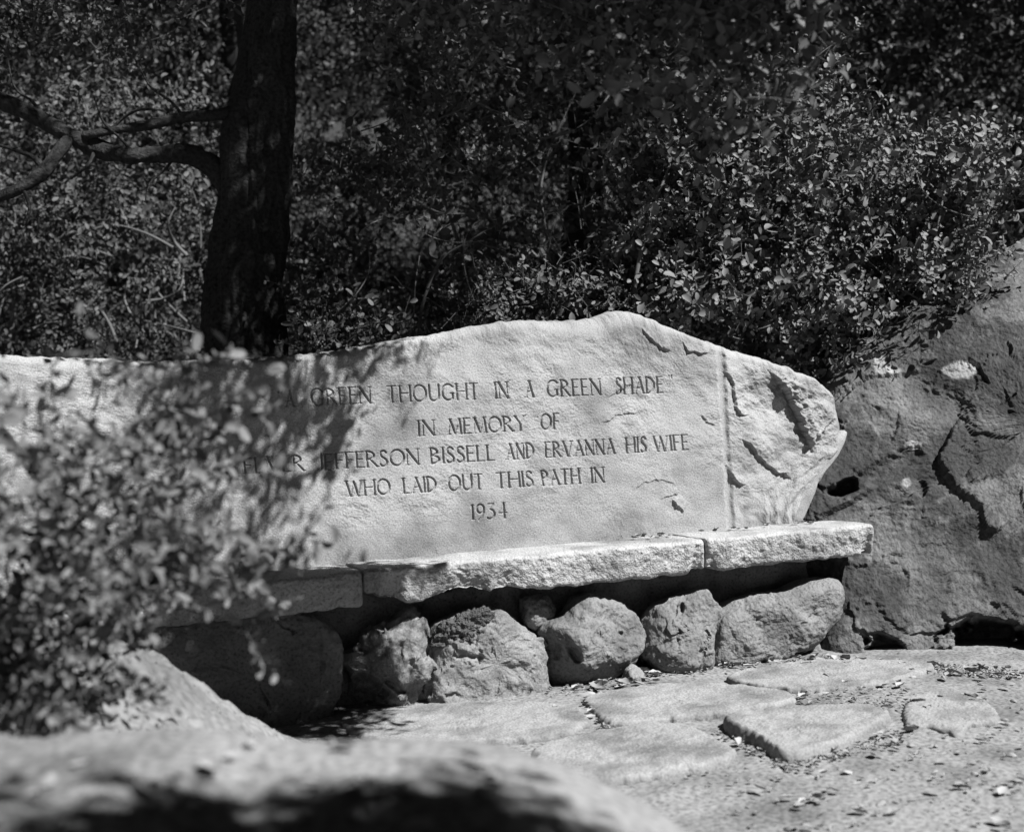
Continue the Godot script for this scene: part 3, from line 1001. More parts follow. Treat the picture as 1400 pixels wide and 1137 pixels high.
# a sprig: a bent twig along +Y with leaves; returns {mesh, leaves:[[variant, Transform3D]], twig}
func make_sprig(length: float, count: int, leaf_len: float, spread: float, twig_r: float, side_twigs: int) -> Dictionary:
	var leaves := []
	var p := PackedVector3Array()
	var n := PackedVector3Array()
	var idx := PackedInt32Array()
	var tp := PackedVector3Array()
	var tn := PackedVector3Array()
	var tix := PackedInt32Array()
	var axes := [[Vector3.ZERO, Vector3.UP, length]]
	for k in side_twigs:
		var a := rng.randf() * TAU
		axes.append([Vector3(0, length * rng.randf_range(0.15, 0.7), 0), (Vector3.UP * 0.7 + Vector3(cos(a), 0, sin(a))).normalized(), length * rng.randf_range(0.35, 0.6)])
	var total := 0.0
	for ax in axes:
		total += ax[2]
	for ax in axes:
		var bend: Vector3 = Vector3(rng.randf_range(-1, 1), rng.randf_range(-0.3, 0.3), rng.randf_range(-1, 1)) * ax[2] * 0.22
		var a0: Vector3 = ax[0]
		var a1: Vector3 = a0 + ax[1] * ax[2] * 0.5 + bend * 0.35
		var a2: Vector3 = a0 + ax[1] * ax[2] + bend
		join(tp, tn, tix, tube([a0, a1, a2], [twig_r, twig_r * 0.75, twig_r * 0.3], 4, 2), Transform3D.IDENTITY)
		var m := int(round(count * ax[2] / total))
		for k in m:
			var f := (k + rng.randf()) / m
			f = 0.1 + 0.9 * f
			var q := a0.lerp(a1, f * 2.0) if f < 0.5 else a1.lerp(a2, f * 2.0 - 1.0)
			var an := k * 2.4 + rng.randf_range(-0.5, 0.5)
			var outw := Vector3(cos(an), 0, sin(an))
			outw = (outw - ax[1] * outw.dot(ax[1])).normalized()
			var dir: Vector3 = (ax[1] * rng.randf_range(0.15, 0.9) + outw * spread).normalized()
			var face: Vector3 = (Vector3.UP * 0.7 + ax[1] * 0.5 + Vector3(rng.randf_range(-1, 1), rng.randf_range(-0.5, 0.5), rng.randf_range(-1, 1)) * 0.75)
			face = (face - dir * face.dot(dir)).normalized()
			var s := leaf_len * rng.randf_range(0.6, 1.2)
			var tr := Transform3D(Basis(dir.cross(face), dir, face).scaled_local(Vector3.ONE * s), q)
			var v := rng.randi() % leaf_meshes.size()
			leaves.append([v, tr])
			join(p, n, idx, leaf_meshes[v], tr)
	var mesh := arrays_mesh(p, n, idx)
	var A := []
	A.resize(Mesh.ARRAY_MAX)
	A[Mesh.ARRAY_VERTEX] = tp
	A[Mesh.ARRAY_NORMAL] = tn
	A[Mesh.ARRAY_INDEX] = tix
	mesh.add_surface_from_arrays(Mesh.PRIMITIVE_TRIANGLES, A)
	return {"mesh": mesh, "leaves": leaves, "twig": arrays_mesh(tp, tn, tix)}

func sprig_family(n: int, length: float, count: int, leaf_len: float, spread: float, twig_r: float, side_twigs: int, leaf_mat: Material) -> Array:
	var out := []
	for k in n:
		var s := make_sprig(length, count, leaf_len, spread, twig_r, side_twigs)
		s.mesh.surface_set_material(0, leaf_mat)
		s.mesh.surface_set_material(1, M.twig)
		s.mat = leaf_mat
		out.append(s)
	return out

func aim(dir: Vector3, spin: float, s: float, at: Vector3) -> Transform3D:
	var y := dir.normalized()
	var x := y.cross(Vector3(0.3, 0.1, 0.95)).normalized()
	var z := x.cross(y)
	return Transform3D(Basis(x, y, z) * Basis(Vector3.UP, spin), at).scaled_local(Vector3.ONE * s)

# sprigs round a set of clump centres
func clump_sprigs(out: Array, centre: Vector3, radius: float, count: int, lift: float, size: float) -> void:
	size *= rng.randf_range(0.75, 1.3)
	for k in count:
		var d := Vector3(rng.randfn(), rng.randfn(), rng.randfn()).normalized()
		var r := radius * pow(rng.randf(), 0.45)
		var p := centre + d * r * Vector3(1, 0.8, 1)
		var dir := d + Vector3.UP * lift + Vector3(sun_to.x, 0.1, sun_to.z + 0.15) * 0.75 + Vector3(rng.randfn(), rng.randfn(), rng.randfn()) * 0.35
		out.append(aim(dir, rng.randf() * TAU, size * rng.randf_range(0.7, 1.25), p))

func in_poly(p: Vector2, poly: PackedVector2Array) -> bool:
	return Geometry2D.is_point_in_polygon(p, poly)

func poly_of(a: Array) -> PackedVector2Array:
	var out := PackedVector2Array()
	for p in a:
		out.append(Vector2(p[0], p[1]))
	return out

func random_in(poly: PackedVector2Array) -> Vector2:
	var lo := poly[0]
	var hi := poly[0]
	for p in poly:
		lo = lo.min(p)
		hi = hi.max(p)
	for k in 200:
		var q := Vector2(rng.randf_range(lo.x, hi.x), rng.randf_range(lo.y, hi.y))
		if in_poly(q, poly):
			return q
	return (lo + hi) * 0.5

# leaves of a plant: the nearest sprigs leaf by leaf (up to 'single' leaves), the rest as one part
func dress(plant: Node3D, family: Array, sprigs: Array, single: int, called := "foliage") -> void:
	var inv := plant.transform.affine_inverse()
	var rest := sprigs
	if single > 0:
		var order := []
		for t in sprigs:
			var px := to_px(t.origin)
			var seen: bool = t.origin.z < -0.8 and px.x > 20 and px.x < 1380 and px.y > 10 and px.y < 1000
			order.append([(EYE - t.origin).length() if seen else 99.0, t])
		order.sort_custom(func(a, b): return a[0] < b[0])
		rest = []
		var made := 0
		for k in order.size():
			var t: Transform3D = order[k][1]
			var s: Dictionary = family[k % family.size()]
			if made + s.leaves.size() <= single and order[k][0] < 90.0:
				for l in s.leaves:
					var o := part("leaf", leaf_meshes[l[0]], s.mat, plant)
					o.transform = inv * t * (l[1] as Transform3D)
					made += 1
				var tw := part("twig", s.twig, M.twig, plant)
				tw.transform = inv * t
			else:
				rest.append(t)
	for v in family.size():
		var mm := MultiMesh.new()
		mm.transform_format = MultiMesh.TRANSFORM_3D
		mm.mesh = family[v].mesh
		var mine := []
		for k in rest.size():
			if k % family.size() == v:
				mine.append(rest[k])
		if mine.is_empty():
			continue
		mm.instance_count = mine.size()
		for k in mine.size():
			mm.set_instance_transform(k, inv * (mine[k] as Transform3D))
		var o := MultiMeshInstance3D.new()
		o.name = called
		o.multimesh = mm
		o.set_meta("kind", "stuff")
		plant.add_child(o, true)

func branches(plant: Node3D, poly: Array, d0: float, d1: float, count: int, r: float) -> void:
	var pl := poly_of(poly)
	for k in count:
		var a := random_in(pl)
		var b := random_in(pl)
		if b.y > a.y:
			var c := a
			a = b
			b = c
		var l := (b - a).limit_length(rng.randf_range(50.0, 130.0))
		var z := rng.randf_range(d0, d1)
		var bow := Vector2(l.y, -l.x) * rng.randf_range(-0.28, 0.28)
		var pts := px_path([[a.x, a.y, z], [a.x + l.x * 0.33 + bow.x * 0.8, a.y + l.y * 0.33 + bow.y * 0.8, z + rng.randf_range(-0.08, 0.08)], [a.x + l.x * 0.7 + bow.x, a.y + l.y * 0.7 + bow.y, z + rng.randf_range(-0.12, 0.12)], [a.x + l.x, a.y + l.y, z + rng.randf_range(-0.15, 0.15)]])
		var q := r * rng.randf_range(0.5, 1.2)
		part("branch", tube(local(pts, plant), [q, q * 0.8, q * 0.55, q * 0.25], 6, 5, 0.0004, k), M.stem, plant)

func px_path(a: Array) -> Array:
	# [[px, py, depth], ...] -> points
	var out := []
	for p in a:
		out.append(at_depth(p[0], p[1], p[2]))
	return out

func local(pts: Array, o: Node3D) -> Array:
	var out := []
	for p in pts:
		out.append(p - o.position)
	return out

func limb(tree: Node3D, called: String, a: Array, radii: Array, sides := 12, bark := 0.004) -> void:
	radii = radii.map(func(r): return r * 0.9)
	part(called, tube(local(px_path(a), tree), radii, sides, 8, bark, radii[0] * 100.0), M.bark, tree)

func cast(out: Array, poly: Array, depth0: float, depth1: float, d0: float, d1: float, count: int, radius: float, per: int, size: float) -> void:
	# clumps of a high bough whose shade falls on the part of the scene inside the outline
	var pl := poly_of(poly)
	for k in count:
		var q := random_in(pl)
		var target := at_depth(q.x, q.y, rng.randf_range(depth0, depth1))
		clump_sprigs(out, target + sun_to * rng.randf_range(d0, d1), radius, per, 0.2, size)

func make_plants() -> void:
	for v in 3:
		leaf_meshes.append(leaf_mesh([0.5, 0.42, 0.58][v], [0.35, 0.15, 0.5][v], [0.12, -0.1, 0.22][v]))
	var oak_fam := sprig_family(4, 0.19, 18, 0.037, 0.9, 0.0018, 2, M.leaf)
	var bush_fam := sprig_family(5, 0.19, 18, 0.043, 0.85, 0.0017, 2, M.shrub_leaf)
	var dark_fam := sprig_family(3, 0.18, 13, 0.034, 0.9, 0.0018, 2, M.leaf)
	dark_fam.append_array(sprig_family(2, 0.22, 9, 0.052, 0.9, 0.0022, 2, M.leaf))
	var far_fam := sprig_family(3, 0.46, 40, 0.052, 0.9, 0.004, 3, M.leaf)
	var left_fam := sprig_family(4, 0.26, 22, 0.045, 0.9, 0.002, 2, M.leaf)
	var front_fam := sprig_family(4, 0.15, 15, 0.032, 0.8, 0.0016, 1, M.shrub_leaf)

	# --- the oak behind the bench
	var oak := thing("oak_tree", "dark rough-barked oak with a long low limb rising behind the shaded bench end", "tree", Vector3(-1.11, -0.1, -5.2))
	var Z := 5.2
	part("trunk", tube(local(px_path([[338, 660, Z], [338, 540, Z], [337, 440, Z], [336, 340, Z], [343, 250, Z], [358, 160, Z], [370, 70, Z], [378, -30, Z], [384, -200, Z - 0.1], [410, -420, Z - 0.3], [430, -620, Z - 0.5]]), oak), [0.20, 0.178, 0.162, 0.152, 0.142, 0.12, 0.098, 0.086, 0.075, 0.055, 0.03], 128, 18, 0.019, 1.0), M.bark, oak)
	limb(oak, "limb", [[325, 300, 5.12], [322, 210, 5.1], [334, 120, 5.15], [350, 30, 5.25], [356, -90, 5.3], [330, -260, 5.4], [290, -430, 5.5]], [0.075, 0.07, 0.06, 0.055, 0.05, 0.04, 0.02], 40, 0.006)
	limb(oak, "limb", [[330, 275, 5.2], [296, 232, 5.12], [262, 212, 5.05], [215, 211, 5.0], [170, 212, 4.95], [125, 200, 4.95], [92, 184, 4.9], [45, 158, 4.9], [0, 138, 4.85], [-90, 110, 4.8], [-220, 60, 4.8]], [0.07, 0.054, 0.044, 0.039, 0.039, 0.038, 0.036, 0.036, 0.034, 0.03, 0.02], 36, 0.006)
	limb(oak, "limb", [[325, 150, 5.15], [296, 157, 5.05], [250, 160, 5.0], [205, 170, 4.95], [160, 177, 4.93], [110, 186, 4.9]], [0.03, 0.026, 0.022, 0.021, 0.02, 0.018], 16, 0.003)
	limb(oak, "limb", [[96, 186, 4.9], [78, 210, 4.86], [58, 236, 4.84], [30, 256, 4.8], [0, 268, 4.8], [-60, 285, 4.75]], [0.026, 0.030, 0.034, 0.025, 0.022, 0.016], 16, 0.003)
	limb(oak, "limb", [[60, 232, 4.84], [45, 215, 4.84], [20, 205, 4.8], [-30, 190, 4.75]], [0.012, 0.010, 0.008, 0.005], 10, 0.002)
	limb(oak, "limb", [[150, 178, 4.93], [170, 160, 4.92], [190, 150, 4.9], [225, 150, 4.9]], [0.009, 0.008, 0.006, 0.003], 8, 0.001)
	for tw in [[[240, 211, 5.02], [225, 232, 5.0], [205, 250, 4.98], [198, 275, 4.98]], [[180, 208, 4.95], [165, 190, 4.93], [140, 165, 4.9], [128, 130, 4.9]], [[130, 202, 4.95], [120, 225, 4.9], [95, 245, 4.9]], [[250, 160, 5.0], [235, 140, 4.97], [205, 118, 4.95], [190, 90, 4.95]], [[60, 168, 4.9], [45, 140, 4.9], [20, 120, 4.88], [10, 80, 4.88]], [[30, 256, 4.8], [40, 285, 4.78], [30, 310, 4.78]]]:
		limb(oak, "twig", tw, [0.009, 0.007, 0.005, 0.002].slice(0, tw.size()), 8, 0.001)
	# boughs that reach over the bench, above the picture
	for b in [[Vector3(-1.0, 2.7, -5.15), Vector3(-0.4, 3.2, -4.4), Vector3(0.3, 3.5, -3.4), Vector3(0.9, 3.6, -2.3)], [Vector3(-0.95, 3.0, -5.2), Vector3(-0.2, 3.7, -4.9), Vector3(0.8, 4.1, -4.5), Vector3(1.8, 4.3, -4.1)], [Vector3(-1.0, 3.0, -5.2), Vector3(-1.6, 3.6, -5.4), Vector3(-2.4, 4.2, -5.8), Vector3(-3.2, 4.6, -6.4)]]:
		part("limb", tube(local(b, oak), [0.06, 0.05, 0.035, 0.012], 12, 8, 0.004, 3.0), M.bark, oak)
	var cr := []
	# shade on the bench end
	rng.seed = 77
	cast(cr, [[-120, 480], [300, 485], [330, 560], [300, 700], [200, 800], [-120, 800]], 4.0, 4.0, 2.0, 2.6, 38, 0.13, 7, 0.9)
	cast(cr, [[280, 490], [440, 490], [430, 560], [440, 700], [350, 780], [250, 790]], 4.1, 4.1, 2.0, 2.5, 14, 0.12, 5, 0.9)
	cast(cr, [[60, 830], [300, 830], [455, 815], [450, 880], [440, 960], [320, 980], [220, 880]], 3.65, 3.75, 2.0, 2.8, 46, 0.13, 10, 1.0)
	cast(cr, [[240, 930], [410, 945], [420, 1000], [270, 1010]], 3.4, 3.6, 2.0, 2.9, 18, 0.15, 9, 1.0)
	# shade on the shrubs behind and the trunk
	cast(cr, [[290, 60], [560, 40], [800, 60], [850, 180], [800, 400], [560, 440], [290, 470]], 5.2, 5.8, 3.0, 4.6, 110, 0.30, 10, 1.15)
	cast(cr, [[-60, -20], [330, -20], [330, 120], [240, 110], [100, 60], [-60, 110]], 5.2, 5.8, 2.4, 4.0, 44, 0.30, 9, 1.15)
	cast(cr, [[-80, 90], [60, 110], [150, 140], [300, 130], [400, 0], [410, 480], [285, 480], [285, 260], [120, 230], [40, 290], [-80, 300]], 4.85, 5.15, 2.3, 3.4, 40, 0.2, 9, 1.1)
	# crown hanging into the top of the picture
	for a in [[[[480, -60], [900, -60], [890, 60], [780, 95], [640, 60], [560, 110], [500, 80]], 4.9, 5.5, 30], [[[-60, -60], [330, -60], [300, 70], [200, 90], [90, 50], [-60, 100]], 5.2, 6.2, 30], [[[560, 10], [640, 10], [640, 110], [600, 150], [550, 90]], 4.7, 4.9, 5]]:
		var pl := poly_of(a[0])
		for k in a[3]:
			var q := random_in(pl)
			clump_sprigs(cr, at_depth(q.x, q.y, rng.randf_range(a[1], a[2])), 0.13, 6, 0.1, 0.9)
	dress(oak, oak_fam, cr, 280, "crown")

	rng.seed = 78
	# --- shrub with bright leaves behind the broken end of the bench
	var bush := thing("leafy_shrub", "tall sunlit small-leaved shrub between the backrest peak and the big boulder", "shrub", Vector3(0.95, 0.0, -5.25))
	var sp := []
	var pl := poly_of([[850, 440], [838, 330], [850, 250], [870, 170], [900, 120], [930, 70], [960, 40], [1010, 60], [1050, 90], [1120, 110], [1150, 170], [1230, 205], [1330, 200], [1365, 260], [1362, 350], [1290, 420], [1200, 460], [1130, 530], [1040, 510], [950, 470]])
	for k in 250:
		var q := random_in(pl)
		if n_low.get_noise_2d(q.x * 0.011, q.y * 0.014) < -0.16:
			continue
		clump_sprigs(sp, at_depth(q.x, q.y, rng.randf_range(4.95, 5.6)), 0.13, 9, 0.35, 0.8)
	for k in 70:
		var q := random_in(pl)
		if n_low.get_noise_2d(q.x * 0.011, q.y * 0.014) < -0.05:
			continue
		clump_sprigs(sp, at_depth(q.x, q.y, rng.randf_range(4.85, 5.0)), 0.10, 7, 0.35, 0.75)
	for a in [[[1060, 130, 5.0], [1170, 43, 4.95], 9], [[940, 130, 5.1], [1005, 35, 5.05], 8], [[905, 230, 4.95], [935, 150, 4.95], 6]]:
		for k in a[2]:
			var f: float = (k + 0.5) / a[2]
			var q: Vector3 = at_depth(lerpf(a[0][0], a[1][0], f), lerpf(a[0][1], a[1][1], f), lerpf(a[0][2], a[1][2], f))
			sp.append(aim(Vector3(0.5, 0.6, rng.randf_range(-0.4, 0.4)), rng.randf() * TAU, 0.55, q))
	for st in [[[[872, 520, 5.0], [868, 400, 4.9], [880, 330, 4.9], [895, 280, 4.92], [912, 235, 4.95], [925, 190, 5.0], [935, 100, 5.1]], 0.011], [[[1262, 500, 5.1], [1269, 412, 5.0], [1275, 350, 5.0], [1286, 290, 5.0], [1300, 220, 5.1]], 0.009], [[[1015, 241, 4.85], [1042, 240, 4.85], [1064, 231, 4.88], [1100, 200, 5.0]], 0.006], [[[950, 260, 5.1], [1000, 190, 5.05], [1060, 140, 5.0], [1120, 75, 4.95], [1172, 42, 4.95]], 0.007], [[[1000, 560, 5.3], [990, 420, 5.3], [970, 280, 5.3], [950, 150, 5.2], [960, 50, 5.1]], 0.014], [[[1130, 560, 5.3], [1120, 420, 5.3], [1130, 300, 5.3], [1180, 200, 5.3]], 0.013], [[[1262, 412, 5.0], [1220, 385, 4.98], [1170, 340, 5.0]], 0.005]]:
		var rr := []
		for k in st[0].size():
			rr.append(st[1] * (1.0 - 0.75 * k / (st[0].size() - 1.0)))
		part("stem", tube(local(px_path(st[0]), bush), rr, 8, 6, 0.0008, 2.0), M.stem, bush)
	branches(bush, [[850, 440], [850, 250], [930, 70], [1120, 110], [1330, 210], [1350, 350], [1200, 460], [1040, 500]], 4.9, 5.3, 24, 0.004)
	dress(bush, bush_fam, sp, 290)

	# --- shaded thicket behind the middle of the backrest
	var mid := thing("leafy_shrub", "dark tangled small-leaved shrub behind the middle of the backrest", "shrub", Vector3(-0.3, 0.0, -5.6))
	sp = []
	pl = poly_of([[395, 490], [398, 330], [420, 230], [470, 170], [560, 130], [650, 110], [760, 140], [840, 200], [850, 330], [830, 430], [700, 435], [560, 460]])
	for k in 190:
		var q := random_in(pl)
		if n_low.get_noise_2d(q.x * 0.012 + 9.0, q.y * 0.012) < 0.04:
			continue
		if (q - Vector2(745, 255)).length() < 55.0 or (q - Vector2(500, 420)).length() < 50.0:
			continue
		clump_sprigs(sp, at_depth(q.x, q.y, rng.randf_range(5.0, 6.2)), 0.15, 6, 0.25, 0.9)
	pl = poly_of([[620, 445], [640, 400], [740, 385], [860, 380], [900, 430], [800, 432], [700, 437]])
	for k in 30:
		var q := random_in(pl)
		clump_sprigs(sp, at_depth(q.x, q.y, rng.randf_range(4.8, 5.0)), 0.07, 5, 0.6, 0.6)
	pl = poly_of([[395, 490], [400, 420], [520, 400], [640, 400], [640, 450], [520, 475]])
	for k in 34:
		var q := random_in(pl)
		clump_sprigs(sp, at_depth(q.x, q.y + 15.0, rng.randf_range(4.9, 5.5)), 0.09, 5, 0.6, 0.7)
	for st in [[[[570, 520, 5.2], [575, 430, 5.15], [600, 360, 5.1], [640, 330, 5.1], [690, 300, 5.2]], 0.010], [[[690, 520, 5.2], [665, 430, 5.1], [650, 370, 5.1], [640, 320, 5.1]], 0.006], [[[560, 270, 5.0], [600, 290, 5.0], [640, 292, 5.0]], 0.006], [[[780, 180, 5.4], [730, 190, 5.4], [690, 170, 5.4], [650, 130, 5.5]], 0.007], [[[840, 120, 5.6], [810, 160, 5.5], [780, 180, 5.4]], 0.006], [[[620, 560, 5.6], [640, 400, 5.6], [600, 250, 5.6], [560, 130, 5.6]], 0.014], [[[740, 560, 5.8], [760, 400, 5.8], [740, 250, 5.8], [790, 120, 5.8]], 0.014]]:
		var rr := []
		for k in st[0].size():
			rr.append(st[1] * (1.0 - 0.75 * k / (st[0].size() - 1.0)))
		part("stem", tube(local(px_path(st[0]), mid), rr, 8, 6, 0.0008, 2.0), M.stem, mid)
	branches(mid, [[395, 480], [420, 230], [560, 130], [760, 140], [850, 250], [830, 430], [560, 450]], 4.95, 5.6, 34, 0.004)
	dress(mid, dark_fam, sp, 250)

	# --- out-of-focus shrub seen under the oak limb
	var lf := thing("leafy_shrub", "pale leafy shrub seen under the oak limb behind the shaded bench end", "shrub", Vector3(-2.9, 0.5, -8.2))
	sp = []
	pl = poly_of([[-160, 500], [-160, 200], [-40, 150], [60, 110], [160, 80], [260, 140], [330, 200], [420, 300], [420, 500]])
	for k in 200:
		var q := random_in(pl)
		if n_low.get_noise_2d(q.x * 0.014 + 50.0, q.y * 0.017) < -0.05:
			continue
		clump_sprigs(sp, at_depth(q.x, q.y, rng.randf_range(7.4, 9.0)), 0.28, 9, 0.3, 1.0)
	for st in [[[[210, 560, 8.2], [200, 420, 8.2], [230, 360, 8.2], [290, 300, 8.2]], 0.02], [[[0, 560, 8.0], [20, 400, 8.0], [-10, 300, 8.0], [0, 200, 8.0]], 0.025]]:
		part("stem", tube(local(px_path(st[0]), lf), [st[1], st[1] * 0.8, st[1] * 0.6, st[1] * 0.3], 8, 6, 0.0008, 2.0), M.stem, lf)
	branches(lf, [[-60, 480], [-40, 180], [160, 90], [280, 160], [290, 480]], 7.2, 8.0, 26, 0.010)
	dress(lf, left_fam, sp, 0)

	# --- low growth on the wooded slope
	var cov := []
	for k in 6500:
		var z := -5.3 - 17.0 * pow(rng.randf(), 1.5)
		var x := rng.randf_range(-0.55, 0.6) * -z
		cov.append(aim(Vector3(rng.randfn() * 0.6, 1.0, rng.randfn() * 0.6 + 0.3), rng.randf() * TAU, rng.randf_range(0.4, 0.75) * (1.0 + maxf(0.0, -z - 8.0) * 0.12), Vector3(x, ground_y(x, z), z)))
	var gc := MultiMesh.new()
	gc.transform_format = MultiMesh.TRANSFORM_3D
	gc.mesh = far_fam[0].mesh
	gc.instance_count = cov.size()
	for k in cov.size():
		gc.set_instance_transform(k, cov[k])
	var gci := MultiMeshInstance3D.new()
	gci.name = "undergrowth"
	gci.multimesh = gc
	gci.set_meta("kind", "stuff")
	gci.set_meta("label", "dark low undergrowth covering the wooded slope")
	gci.set_meta("category", "undergrowth")
	add_child(gci)

	# --- trees farther off
	var far := [[-6.5, -13.0, 3.2, "wide dense tree far behind the oak limb"], [-2.6, -12.0, 2.6, "rounded dark tree far behind the oak trunk"], [0.6, -11.5, 2.3, "dark tree far behind the middle of the backrest"], [2.6, -10.5, 2.2, "slender-trunked tree behind the sunlit shrub"], [5.2, -12.0, 2.8, "broad pale-leaved tree far behind the big boulder"], [8.5, -14.0, 3.2, "tall tree far beyond the big boulder's shoulder"], [-10.0, -15.0, 3.4, "tall tree at the far edge of the thicket"]]
	for f in far:
		var gy := path_y(f[0], f[1])
		var tr := thing("far_tree", f[3], "tree", Vector3(f[0], gy - 0.1, f[1]), "trees far behind the bench")
		var r: float = f[2]
		part("trunk", tube([Vector3.ZERO, Vector3(0.1, 1.6, 0), Vector3(-0.1, 3.0, 0.1), Vector3(0.15, 5.0, 0)], [0.2, 0.17, 0.13, 0.04], 20, 8, 0.01, r), M.bark, tr)
		sp = []
		for k in 70:
			var d := Vector3(rng.randfn(), rng.randfn(), rng.randfn()).normalized() * pow(rng.randf(), 0.4)
			clump_sprigs(sp, tr.position + Vector3(0, 2.6, 0) + d * Vector3(r, 2.7, r * 0.8), 0.55, 9, 0.3, 1.3)
		dress(tr, far_fam, sp, 0, "crown")
	var wood := [[-14.0, -20.0], [-8.5, -19.0], [-4.5, -18.0], [-1.0, -19.0], [2.4, -17.5], [5.6, -18.5], [9.5, -19.0], [14.0, -20.0]]
	var beside := ["at the far end of the wood", "beside the far end of the wood", "behind the rounded dark tree", "deep in the wood behind the oak", "deep in the wood behind the backrest", "deep in the wood behind the sunlit shrub", "deep in the wood behind the big boulder", "at the other end of the wood"]
	for k in wood.size():
		var gy := path_y(wood[k][0], wood[k][1])
		var tr := thing("far_tree", "dense dark tree " + beside[k], "tree", Vector3(wood[k][0], gy - 0.1, wood[k][1]), "trees far behind the bench")
		part("trunk", tube([Vector3.ZERO, Vector3(0.1, 1.6, 0), Vector3(-0.1, 3.0, 0.1), Vector3(0.15, 6.0, 0)], [0.24, 0.2, 0.16, 0.04], 16, 8, 0.01, k), M.bark, tr)
		sp = []
		for m in 60:
			var d := Vector3(rng.randfn(), rng.randfn(), rng.randfn()).normalized() * pow(rng.randf(), 0.4)
			clump_sprigs(sp, tr.position + Vector3(0, 3.4, 0) + d * Vector3(3.0, 3.9, 2.2), 0.7, 9, 0.3, 1.7)
		dress(tr, far_fam, sp, 0, "crown")
	# tall trees added so that their high crowns shade the wood
	for a in [[-1.88, -9.0, "tall straight tree behind the oak trunk, added for the shade of its high crown"], [4.25, -9.3, "tall straight tree behind the sunlit shrub, added for the shade of its high crown"], [7.2, -9.8, "tall straight tree behind the big boulder, added for the shade of its high crown"]]:
		var gy := path_y(a[0], a[1])
		var tr := thing("added_tall_tree", a[2], "tree", Vector3(a[0], gy - 0.1, a[1]))
		part("trunk", tube([Vector3.ZERO, Vector3(0.05, 2.0, 0), Vector3(-0.1, 4.0, 0.1), Vector3(0.15, 6.5, 0)], [0.15, 0.13, 0.10, 0.04], 20, 10, 0.008, gy), M.bark, tr)
		sp = []
		for m in 90:
			var d := Vector3(rng.randfn(), rng.randfn(), rng.randfn()).normalized() * pow(rng.randf(), 0.4)
			clump_sprigs(sp, Vector3(a[0], 6.6, a[1]) + d * Vector3(3.0, 1.5, 1.9), 0.5, 9, 0.2, 1.9)
		dress(tr, oak_fam, sp, 0, "crown")
	# bare dark trunk seen above the shrub
	var post := thing("slim_tree", "slim dark tree trunk rising behind the peak of the backrest", "tree", Vector3(0.95, 0.1, -7.2))
	part("trunk", tube(local(px_path([[925, 640, 7.2], [928, 400, 7.2], [924, 120, 7.2], [918, 0, 7.2], [915, -200, 7.2], [960, -300, 7.2], [1150, -480, 7.1]]), post), [0.07, 0.066, 0.062, 0.058, 0.05, 0.04, 0.02], 24, 10, 0.005, 9.0), M.bark, post)
	sp = []  # dense crown added above the view, set sideways to shade the thicket
	for k in 150:
		var d := Vector3(rng.randfn(), rng.randfn(), rng.randfn()).normalized() * pow(rng.randf(), 0.4)
		clump_sprigs(sp, Vector3(2.9, 6.1, -6.9) + d * Vector3(2.6, 1.4, 1.9), 0.45, 9, 0.2, 1.7)
	dress(post, oak_fam, sp, 0, "crown")

	rng.seed = 79
	# --- shrub in front of the shaded bench end
	var fs := thing("leafy_shrub", "loose leafy shrub spilling over the earth bank in front of the bench", "shrub", Vector3(-1.05, 0.25, -2.05))
	sp = []
	var zones := [[[[-60, 990], [-60, 700], [20, 700], [90, 730], [140, 790], [130, 900], [60, 990]], 1.7, 2.1, 22], [[[70, 790], [110, 700], [190, 640], [250, 630], [265, 670], [250, 730], [200, 790], [140, 820]], 1.75, 2.1, 10], [[[150, 640], [200, 560], [280, 550], [300, 600], [250, 640]], 1.8, 2.05, 4], [[[215, 510], [245, 490], [262, 540], [230, 560]], 1.85, 2.0, 1], [[[-60, 850], [160, 850], [190, 900], [110, 985], [-60, 985]], 1.7, 2.2, 20], [[[260, 740], [330, 780], [335, 850], [290, 870]], 1.8, 2.0, 2], [[[-60, 560], [20, 600], [30, 660], [-60, 660]], 1.8, 2.0, 3]]
	for a in zones:
		pl = poly_of(a[0])
		for k in a[3]:
			var q := random_in(pl)
			clump_sprigs(sp, at_depth(q.x, q.y, rng.randf_range(a[1], a[2])), 0.07, 4, 0.5, 0.75)
	for st in [[[[-80, 1060, 1.9], [-20, 900, 1.95], [60, 760, 1.95], [130, 690, 1.95], [200, 600, 1.95], [245, 510, 1.95]], 0.008], [[[-60, 520, 2.3], [20, 610, 2.2], [70, 690, 2.1], [130, 750, 2.0], [210, 800, 1.95]], 0.010], [[[-20, 900, 1.95], [100, 860, 1.9], [200, 800, 1.9], [300, 770, 1.9], [330, 830, 1.9]], 0.007], [[[60, 760, 1.95], [180, 700, 1.95], [300, 650, 1.95]], 0.006]]:
		var rr := []
		for k in st[0].size():
			rr.append(st[1] * (1.0 - 0.7 * k / (st[0].size() - 1.0)))
		part("stem", tube(local(px_path(st[0]), fs), rr, 8, 6, 0.0006, 2.0), M.bark, fs)
	dress(fs, front_fam, sp, 290)

	# --- the tree behind the camera whose shade falls across the near bank
	var ot := thing("oak_tree", "spreading oak standing on the near bank, shading the foreground earth", "tree", Vector3(3.4, 0.0, 2.2))
	part("trunk", tube([Vector3(0, -0.2, 0), Vector3(0.05, 1.2, 0), Vector3(-0.2, 2.6, -0.2), Vector3(-0.5, 4.2, -0.4)], [0.22, 0.19, 0.16, 0.08], 30, 10, 0.009, 5.0), M.bark, ot)
	part("limb", tube([Vector3(-0.2, 2.5, -0.2), Vector3(-0.9, 2.9, -0.8), Vector3(-1.7, 3.0, -1.4), Vector3(-2.3, 3.0, -1.9)], [0.09, 0.07, 0.05, 0.02], 14, 8, 0.004, 6.0), M.bark, ot)
	sp = []
